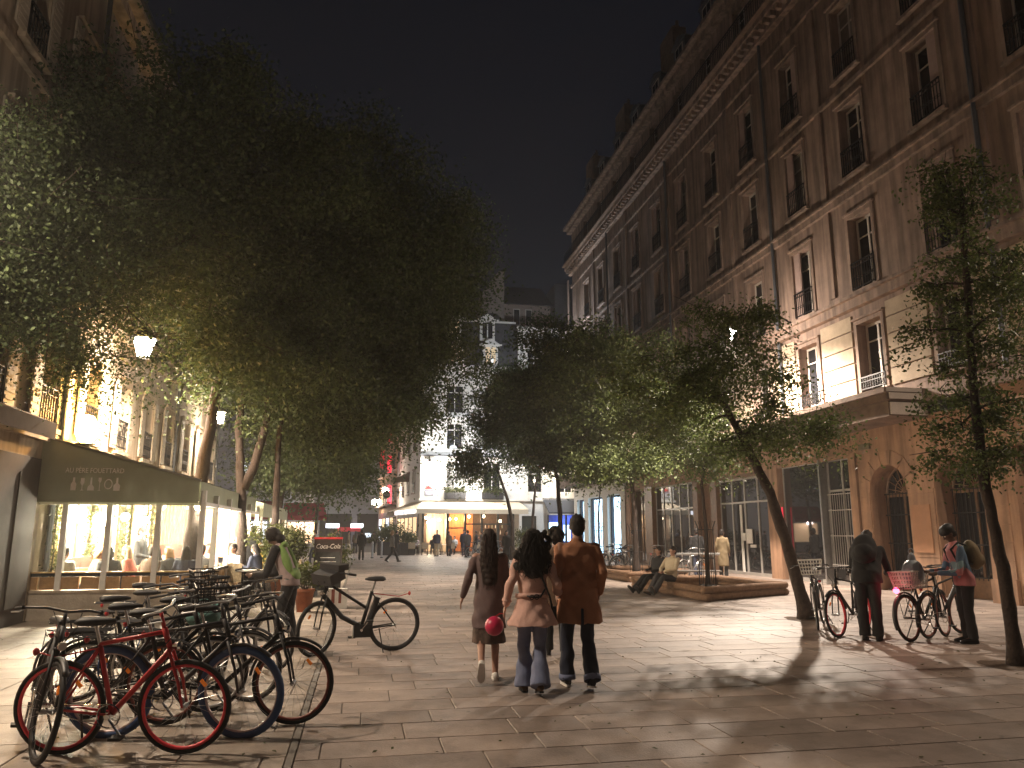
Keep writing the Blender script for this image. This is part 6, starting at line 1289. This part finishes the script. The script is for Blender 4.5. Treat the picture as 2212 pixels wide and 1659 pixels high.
    remesh(b, 'hair' if hair not in ('helmet', 'hood') else hair, hmat, root, min(vox*.8, .02) if vox < .02 else vox*.8, 2, .003*s if vox < .02 else 0, 60)
    if st.v: st.build('hair_strands', hmat, root, True)
    return root, J

# ---- the three walkers
w1, J1 = person('woman in a long mauve brown coat with long brown hair, bare calves and white trainers', (1.46, 8.86, 0), -6, 1.66, True,
    P=dict(knL=(-.09, .03, .50), anL=(-.10, -.30, .235), toL=(-.10, -.24, .06), knR=(.08, .07, .49), anR=(.08, .0, .085), toR=(.09, .15, .02), elL=(-.255, -.05, 1.17), wrL=(-.315, .03, .95), elR=(.21, -.02, 1.17), wrR=(.20, .08, .95)),
    top='mauve', hem=.60, flare=.03, kind='bare', skirt='skirt', skz=.43, shoe='white', sole='white', hair='long', hm='hairb', vox=.0095, fold=.007, head=(-4, 6))
w2, J2 = person('woman in a pink beige trench coat and flared jeans with voluminous curly hair', (1.79, 8.05, 0), -4, 1.66, True,
    P=dict(knL=(-.075, .14, .50), anL=(-.075, .12, .085), toL=(-.08, .27, .02), knR=(.08, .03, .49), anR=(.055, -.16, .12), toR=(.06, -.03, .03), elL=(-.245, -.03, 1.17), wrL=(-.295, .02, .93), elR=(.255, -.10, 1.16), wrR=(.31, .13, 1.04)),
    top='pinkb', hem=.72, flare=.12, bottom='jeans', cuff=.115, shoe='brown', hair='curly', hm='hair', vox=.0095, fold=.009)
m1, J3 = person('tall man in a rust brown coat and dark jeans with short black hair', (2.33, 8.2, 0), -5, 1.81, False,
    P=dict(knL=(-.10, .16, .50), anL=(-.10, .16, .085), toL=(-.11, .31, .02), knR=(.095, .03, .49), anR=(.10, -.16, .12), toR=(.115, -.01, .03), elL=(-.235, -.07, 1.17), wrL=(-.215, .07, .95), elR=(.25, -.07, 1.16), wrR=(.235, .07, .94)),
    top='rust', hem=.655, flare=.055, bottom='navy', cuff=.082, shoe='black', sole='white', hair='short', hm='hair', vox=.0095, fold=.0085, cuffpale=True)
w3, J4 = person('woman with dark curly hair mostly hidden between the trench coat and the rust coat', (2.62, 10.3, 0), -5, 1.66, True,
    P=dict(anL=(-.09, .2, .085), knL=(-.09, .15, .5), toL=(-.09, .35, .02), anR=(.09, -.15, .11), toR=(.09, 0, .03)), top='brown', hem=.5, flare=.04, bottom='black', hair='afro', vox=.014, shoe='black')
# belt, strap and details of the trench coat
s2 = 1.66/1.75
b = MB(); n = 40; 
for k in (-.022, .022): pass
rings = []
for i in range(n+1):
    q = 2*math.pi*i/n; c = Vector((.187*math.cos(q), .137*math.sin(q), 1.03-.012*math.sin(q)))*s2; o_ = Vector((math.cos(q), math.sin(q), 0)); rings.append([c-Vector((0, 0, .022))-o_*.004, c-Vector((0, 0, .022))+o_*.006, c+Vector((0, 0, .022))+o_*.006, c+Vector((0, 0, .022))-o_*.004])
b.loft(rings); b.build('belt', C['pinkb'], w2, True)
b = MB(); b.torus((.02, -.155, .975), .024, .005, 14, 5); b.torus((-.03, -.155, .972), .022, .005, 14, 5); b.tube([(-.08, -.15, .985), (-.0, -.158, .97), (.06, -.158, .975), (.11, -.14, 1.05)], .010, 6); b.build('belt_buckle', M['iron'], w2, True)
b = MB(); b.tube([(-.04, -.085, 1.41), (.03, -.135, 1.30), (.10, -.140, 1.12), (.165, -.105, .97), (.20, -.02, .88), (.21, .06, .84)], .010, 6); b.build('shoulder_strap', M['black'], w2, True)
b = MB(); b.box(.155, .26, .02, .13, .70, .86); b.build('shoulder_bag', M['black'], w2)
for (jj, par, nm) in ((J2, w2, 'L'), (J2, w2, 'R')): b = MB(); w_, e_ = jj['wr'+nm], jj['el'+nm]; b.tube([w_.lerp(e_, .18), w_.lerp(e_, .26)], .052, 12); b.build('sleeve_strap', C['pinkb'], par, True)
b = MB(); b.box(-.012, .012, -.225, -.19, .64, .84); b.build('coat_vent', C['navy'], m1)
hand = w2.matrix_basis @ (J2['wrL']+(J2['wrL']-J2['elL']).normalized()*.09)
s = thing('pink_ball', 'round glossy magenta pink ball held in the trench coat woman\'s left hand', 'ball', (hand.x-.105, hand.y-.02, hand.z-.12)); b = MB(); b.ell((0, 0, 0), (.098, .098, .098), 20, 14); b.build('shell', mat('magenta_pink_plastic', (.50, .02, .08), .35, var=0), s, True); b = MB(); b.tube([(0, 0, .09), (.06, .01, .12), (.10, .01, .12)], .006, 5); b.build('string', M['red'], s)

# ---- cyclist with lime jacket (left)
def backpack(label, root, J, mat_, w_=.32, h_=.46, d_=.2, lean=0.):
    M_ = Matrix.Translation(root.location) @ root.rotation_euler.to_matrix().to_4x4(); s = thing('backpack', label, 'backpack', root.location, root.rotation_euler.z)
    Rl = Matrix.Rotation(-R(lean), 3, 'X'); c = J['ch']+Rl@Vector((0, -.12-d_/2, -.03)); b = MB()
    b.ell(c, (w_/2, d_/2, h_/2), 14, 9, Rl); b.ell(c+Rl@Vector((0, 0, h_*.12)), (w_*.46, d_*.46, h_*.36), 14, 9, Rl); b.ell(c+Rl@Vector((0, 0, -h_*.14)), (w_*.49, d_*.5, h_*.34), 14, 9, Rl); b.ell(c+Rl@Vector((0, -d_*.35, -h_*.18)), (w_*.36, d_*.3, h_*.22), 12, 8, Rl); remesh(b, 'pack', C[mat_], s, .015, 6, .003, 25)
    for sx in (-1, 1):
        t0 = J['ch']+Rl@Vector((sx*.10, -.13, .14)); b = MB(); b.tube([t0, J['ch']+Rl@Vector((sx*.115, -.03, .20)), J['ch']+Rl@Vector((sx*.12, .105, .12)), J['ch']+Rl@Vector((sx*.15, .08, -.05)), J['ch']+Rl@Vector((sx*.13, -.13, -.15))], .016, 6); b.build('strap', C['black'], s, True)
    return s
cy, Jc = person('cyclist in a lime and grey jacket bending over the parked bicycles', (-1.0, 12.05, 0), 78, 1.74, False, lean=24, head=(0, 22), A=dict(wrL=(-.16, .50, 1.02), wrR=(.16, .52, 1.02), elL=(-.25, .30, 1.02), elR=(.25, .32, 1.02)),
    P=dict(knL=(-.1, .10, .5), anL=(-.1, .10, .085), toL=(-.11, .26, .02), anR=(.1, -.06, .085), toR=(.12, .1, .02)), top='pinkgrey', hem=.86, bottom='black', hair='hood', hm='hair', vox=.014, skin='skind', shoe='black')
b = MB(); Rl = Matrix.Rotation(-R(24), 3, 'X'); ch = Jc['ch']
for sx in (1, -1): b.ell(ch+Rl@Vector((sx*.125, -.07, -.06)), (.07, .075, .24), 12, 9, Rl)
b.ell(ch+Rl@Vector((0, -.10, .17)), (.10, .055, .05), 12, 8, Rl); b.ell(ch+Rl@Vector((0, -.1, -.30)), (.16, .06, .10), 12, 8, Rl); remesh(b, 'lime_panel', C['lime'], cy, .014, 3)
b = MB(); b.cap(Jc['shR'], Jc['elR'], .074, .06); b.cap(Jc['elR'], Jc['wrR'].lerp(Jc['elR'], .08), .062, .05); b.cap(Jc['shL'], Jc['elL'], .074, .06); b.cap(Jc['elL'], Jc['wrL'].lerp(Jc['elL'], .08), .062, .05); remesh(b, 'black_sleeves', C['black'], cy, .014, 3)
# ---- right pair at the bicycles
rp1, Ja = person('person in black with a large black backpack bending over a bicycle', (7.72, 10.85, 0), -42, 1.80, False, lean=36, head=(0, 18), A=dict(wrL=(-.10, .55, .98), wrR=(.22, .56, .96), elL=(-.24, .32, 1.02), elR=(.27, .34, 1.0)), top='black', hem=.84, bottom='black', hair='short', skin='skind', vox=.014, bulk=1.08)
backpack('large black backpack on the bending person in black', rp1, Ja, 'black', .38, .54, .26, 36)
rp2, Jb = person('person in a pink and blue patterned top looking down at the bicycle', (9.02, 10.35, 0), 72, 1.74, False, lean=12, head=(0, 30), A=dict(wrL=(-.12, .42, 1.03), wrR=(.16, .43, 1.04), elL=(-.24, .16, 1.04), elR=(.26, .16, 1.04)), top='patt', hem=.84, bottom='black', hair='helmet', hm='black', skin='skind', vox=.014)
backpack('two tone grey backpack on the person in the patterned top', rp2, Jb, 'khaki', .32, .46, .22, 12)
# ---- seated on the logs
person('man in a cream shirt seated on the logs with outstretched legs', (8.15, 19.7, 0), 118, 1.76, False, lean=-14, head=(-6, 14), sit=.335, P=dict(knL=(-.10, .42, .46), anL=(-.12, .80, .12), toL=(-.14, .90, .22), knR=(.10, .40, .52), anR=(.13, .70, .10), toR=(.14, .84, .08)),
       A=dict(wrL=(-.04, .30, .60), wrR=(.06, .30, .58), elL=(-.25, .08, .66), elR=(.26, .06, .66)), top='cream', hem=.9, bottom='dkgrey', hair='short', vox=.014, shoe='brown')
person('person in black seated behind the man in the cream shirt', (8.12, 20.55, 0), 112, 1.72, False, lean=-8, head=(-4, 6), sit=.335, P=dict(knL=(-.10, .42, .44), anL=(-.12, .80, .10), toL=(-.14, .92, .18), knR=(.10, .40, .44), anR=(.12, .80, .10), toR=(.14, .92, .18)),
       A=dict(wrL=(-.10, .34, .58), wrR=(.10, .34, .58)), top='black', hem=.9, bottom='black', hair='short', vox=.018)
# ---- standing at the shopfronts
person('man in a black jacket standing before the dark shop window with his back turned', (12.45, 27.4, 0), -25, 1.78, False, top='black', hem=.8, flare=.02, bottom='blue', hair='short', vox=.02)
person('figure in a long dark olive coat standing in front of the entrance doors', (12.75, 25.9, 0), -40, 1.72, True, top='khaki', hem=.45, flare=.03, bottom='black', hair='short', vox=.02)
person('man in red brown standing against the wood pilaster by the lit windows', (13.6, 37.6, 0), 20, 1.7, False, top='brown', bottom='black', hair='short')
# ---- pedestrians in the middle distance
WK = lambda a: dict(knL=(-.09, a*.55+.05, .52), anL=(-.09, a, .10), toL=(-.09, a+.15, .05), knR=(.09, -a*.2+.05, .50), anR=(.09, -a*.9, .16), toR=(.09, -a*.9+.12, .04))
ST = {}
PED = [
 ('man in black with a backpack walking away in the middle of the square', (.06, 46.8), 5, 1.76, 'black', 'black', .80, WK(.14), 'short', False),
 ('woman in a grey hoodie striding to the right with legs wide apart', (1.70, 43.2), -70, 1.70, 'grey', 'black', .84, WK(.42), 'hood', True),
 ('person in a black coat waiting at the corner of the far café', (2.45, 54.5), -60, 1.74, 'black', 'black', .60, ST, 'short', False),
 ('man in a denim jacket and pale trousers standing before the far café', (5.15, 53.4), 150, 1.78, 'blue', 'cream', .84, ST, 'short', False),
 ('woman in a brown jacket beside the pale trousered man', (6.0, 53.6), 200, 1.68, 'brown', 'black', .70, ST, 'long', True),
 ('man in a dark blue coat in the queue at the far café', (7.0, 53.2), 170, 1.82, 'blue', 'blue', .55, ST, 'short', False),
 ('person in black with pale legs walking past the far café', (7.75, 52.6), 90, 1.72, 'black', 'grey', .80, WK(.25), 'short', False),
 ('person in a dark green jacket at the far café door', (8.35, 53.8), 60, 1.70, 'dkgrey', 'grey', .80, ST, 'short', False),
 ('tall figure in a long black coat left of the curly haired woman', (7.6, 40.5), 190, 1.72, 'black', 'black', .40, ST, 'long', True),
 ('person in charcoal half hidden behind the long haired woman', (6.9, 50.6), 30, 1.76, 'dkgrey', 'black', .7, ST, 'short', False),
 ('person in a white shirt leaning at the planter on the left', (-2.3, 41.0), 60, 1.78, 'white', 'blue', .86, WK(.2), 'short', False),
 ('person in a pale grey top behind the white shirted one', (-1.4, 43.5), -120, 1.76, 'pinkgrey', 'dkgrey', .84, WK(.2), 'short', False),
 ('person in a beige top beside the arcade pillar', (-2.0, 58.0), 120, 1.70, 'cream', 'khaki', .84, WK(.2), 'bob', True),
 ('person in a dark green top in the group by the lane', (-1.5, 56.0), 90, 1.75, 'dkgrey', 'black', .84, ST, 'short', False),
 ('person in a khaki jacket in the group by the lane', (-.9, 59.5), -90, 1.74, 'khaki', 'cream', .8, WK(.15), 'short', False),
 ('person in brown behind the khaki jacket', (-.4, 61.0), 10, 1.72, 'brown', 'black', .8, ST, 'long', True),
 ('small figure in black walking toward the lane', (1.0, 62.5), 0, 1.70, 'black', 'black', .8, WK(.2), 'short', False),
 ('small figure in pale clothes beneath the red awning', (-3.6, 55.5), 30, 1.72, 'white', 'grey', .84, WK(.2), 'short', False),
 ('person in a red top under the red awning', (-4.6, 51.5), 200, 1.70, 'red', 'black', .84, ST, 'short', True),
 ('person in grey at the left end of the red awning', (-5.6, 52.2), 200, 1.74, 'grey', 'black', .84, ST, 'short', False),
]
for lab, (x, y), rz, h, tp, bt, hm_, P_, hr, fem in PED:
    person(lab, (x, y, 0), rz, h, fem, P=P_, top=tp, hem=hm_, flare=.02, bottom=bt, hair=hr, vox=.03, fold=0, hm='hair' if hr != 'hood' else 'hairbl', head=(0, 5), group=None)
# ---- diners
ARM = dict(wrL=(-.08, .36, .82), wrR=(.10, .34, .80), elL=(-.24, .12, .76), elR=(.25, .12, .76))
DIN = [
 ('diner in an olive top hunched at the table nearest the terrace end', (-5.5, 17.6), -60, 'khaki', 'hairbl', 'bob', True, 16),
 ('diner in a salmon jumper with loose hair behind the second post', (-4.78, 17.95), 80, 'red', 'hairbl', 'long', True, 12),
 ('diner in dark blue turned toward the salmon jumper', (-4.35, 18.35), 70, 'blue', 'hair', 'long', True, 8),
 ('diner in black with fair hair leaning over the outer wall table', (-3.95, 17.9), 40, 'black', 'hairbl', 'long', True, 20),
 ('diner in charcoal seated left of the third post', (-3.95, 19.0), 200, 'dkgrey', 'hair', 'short', False, 4),
 ('diner in grey with dark hair near the outer rail', (-3.5, 18.5), 10, 'grey', 'hair', 'short', False, 6),
 ('diner with fair skin facing the camera near the outer rail', (-3.75, 20.7), 180, 'pinkgrey', 'hair', 'short', False, 2),
 ('outdoor diner in a white shirt between the two dark trunks', (-3.05, 20.3), 150, 'white', 'hair', 'short', True, 6),
 ('outdoor diner in a mustard top beside the white shirted one', (-2.75, 22.6), 170, 'yellow', 'hairbl', 'long', True, 6),
 ('outdoor diner in dark blue between the trunks', (-2.45, 20.0), 60, 'blue', 'hair', 'bob', True, 10),
 ('outdoor diner in brown close to the shrub pot', (-1.85, 21.6), 90, 'brown', 'hair', 'short', False, 12),
 ('outdoor diner under the second awning in grey', (-2.25, 24.2), 90, 'grey', 'hair', 'short', False, 4),
 ('diner in white with dark hair leaning back between the first two posts', (-5.85, 17.0), -20, 'white', 'hair', 'short', False, 6),
 ('diner in a black top close behind the second terrace post', (-5.05, 17.35), 30, 'black', 'hair', 'bob', True, 14),
 ('diner in brown under the bottle drawings with dark hair', (-4.3, 17.2), -30, 'brown', 'hair', 'short', False, 12),
 ('diner in dark blue by the last post of the end wall', (-3.55, 17.2), 20, 'blue', 'hair', 'long', True, 10),
 ('diner in grey half hidden by the tall trunk', (-3.3, 21.6), 60, 'grey', 'hair', 'bob', True, 6),
 ('diner at the back bench in cream under the globe lamp', (-5.0, 20.75), 180, 'cream', 'hair', 'short', False, 2),
]
for lab, (x, y), rz, tp, hm_, hr, fem, ln in DIN:
    person(lab, (x, y, 0), rz, 1.72, fem, lean=ln, sit=.455, A=ARM if ln < 11 else None, top=tp, hem=.9, bottom='black', hair=hr, hm=hm_, vox=.02, fold=0, head=(0, ln*.6))
person('waiter in black standing between the tables', (-5.02, 19.35, 0), -100, 1.74, False, head=(0, 20), A=dict(wrL=(-.12, .34, 1.08), wrR=(.14, .34, 1.06), elL=(-.24, .06, 1.12), elR=(.25, .06, 1.12)), top='black', bottom='black', hair='short', vox=.018)
person('standing figure in black against the lamps right of the forked tree', (-2.95, 22.5, 0), 30, 1.80, False, top='black', bottom='black', hair='short', vox=.02)
for i, (x, y) in enumerate(((4.0, 57.7), (5.3, 57.8), (6.9, 57.9), (7.6, 57.6), (8.7, 57.8), (12.9, 53.6), (15.0, 53.8))):
    person(['seated customer at the left of the far café', 'seated customer with dark hair behind the chair backs', 'pale seated customer before the orange room', 'dark haired seated customer before the orange room', 'seated customer near the forked tree trunk', 'seated figure at the tub plant by the green door', 'fair haired seated figure by the blue lit shop'][i], (x, y, 0), [180, 170, 160, 200, 180, 120, 160][i], 1.72, False, sit=.455, A=ARM, top=['pinkgrey', 'black', 'white', 'cream', 'dkgrey', 'blue', 'cream'][i], bottom='black', hair='short', hm='hair' if i < 6 else 'hairbl', vox=.03, fold=0)
convert_all()
# ================================================================== haze box added to imitate lens glare and lifted blacks
hm = bpy.data.materials.new('haze'); hm.use_nodes = True; t = hm.node_tree
for n in list(t.nodes): t.nodes.remove(n)
o_ = t.nodes.new('ShaderNodeOutputMaterial'); v_ = t.nodes.new('ShaderNodeVolumePrincipled'); v_.inputs['Color'].default_value = (.95, .93, .92, 1); v_.inputs['Density'].default_value = .0011; v_.inputs['Anisotropy'].default_value = .35
t.links.new(v_.outputs[0], o_.inputs['Volume'])
b = MB(); b.box(-150, 170, -90, 330, -1.6, 34); tag(b.build('haze', hm), kind='stuff')
SC.cycles.volume_bounces = 1; SC.cycles.volume_step_rate = 4
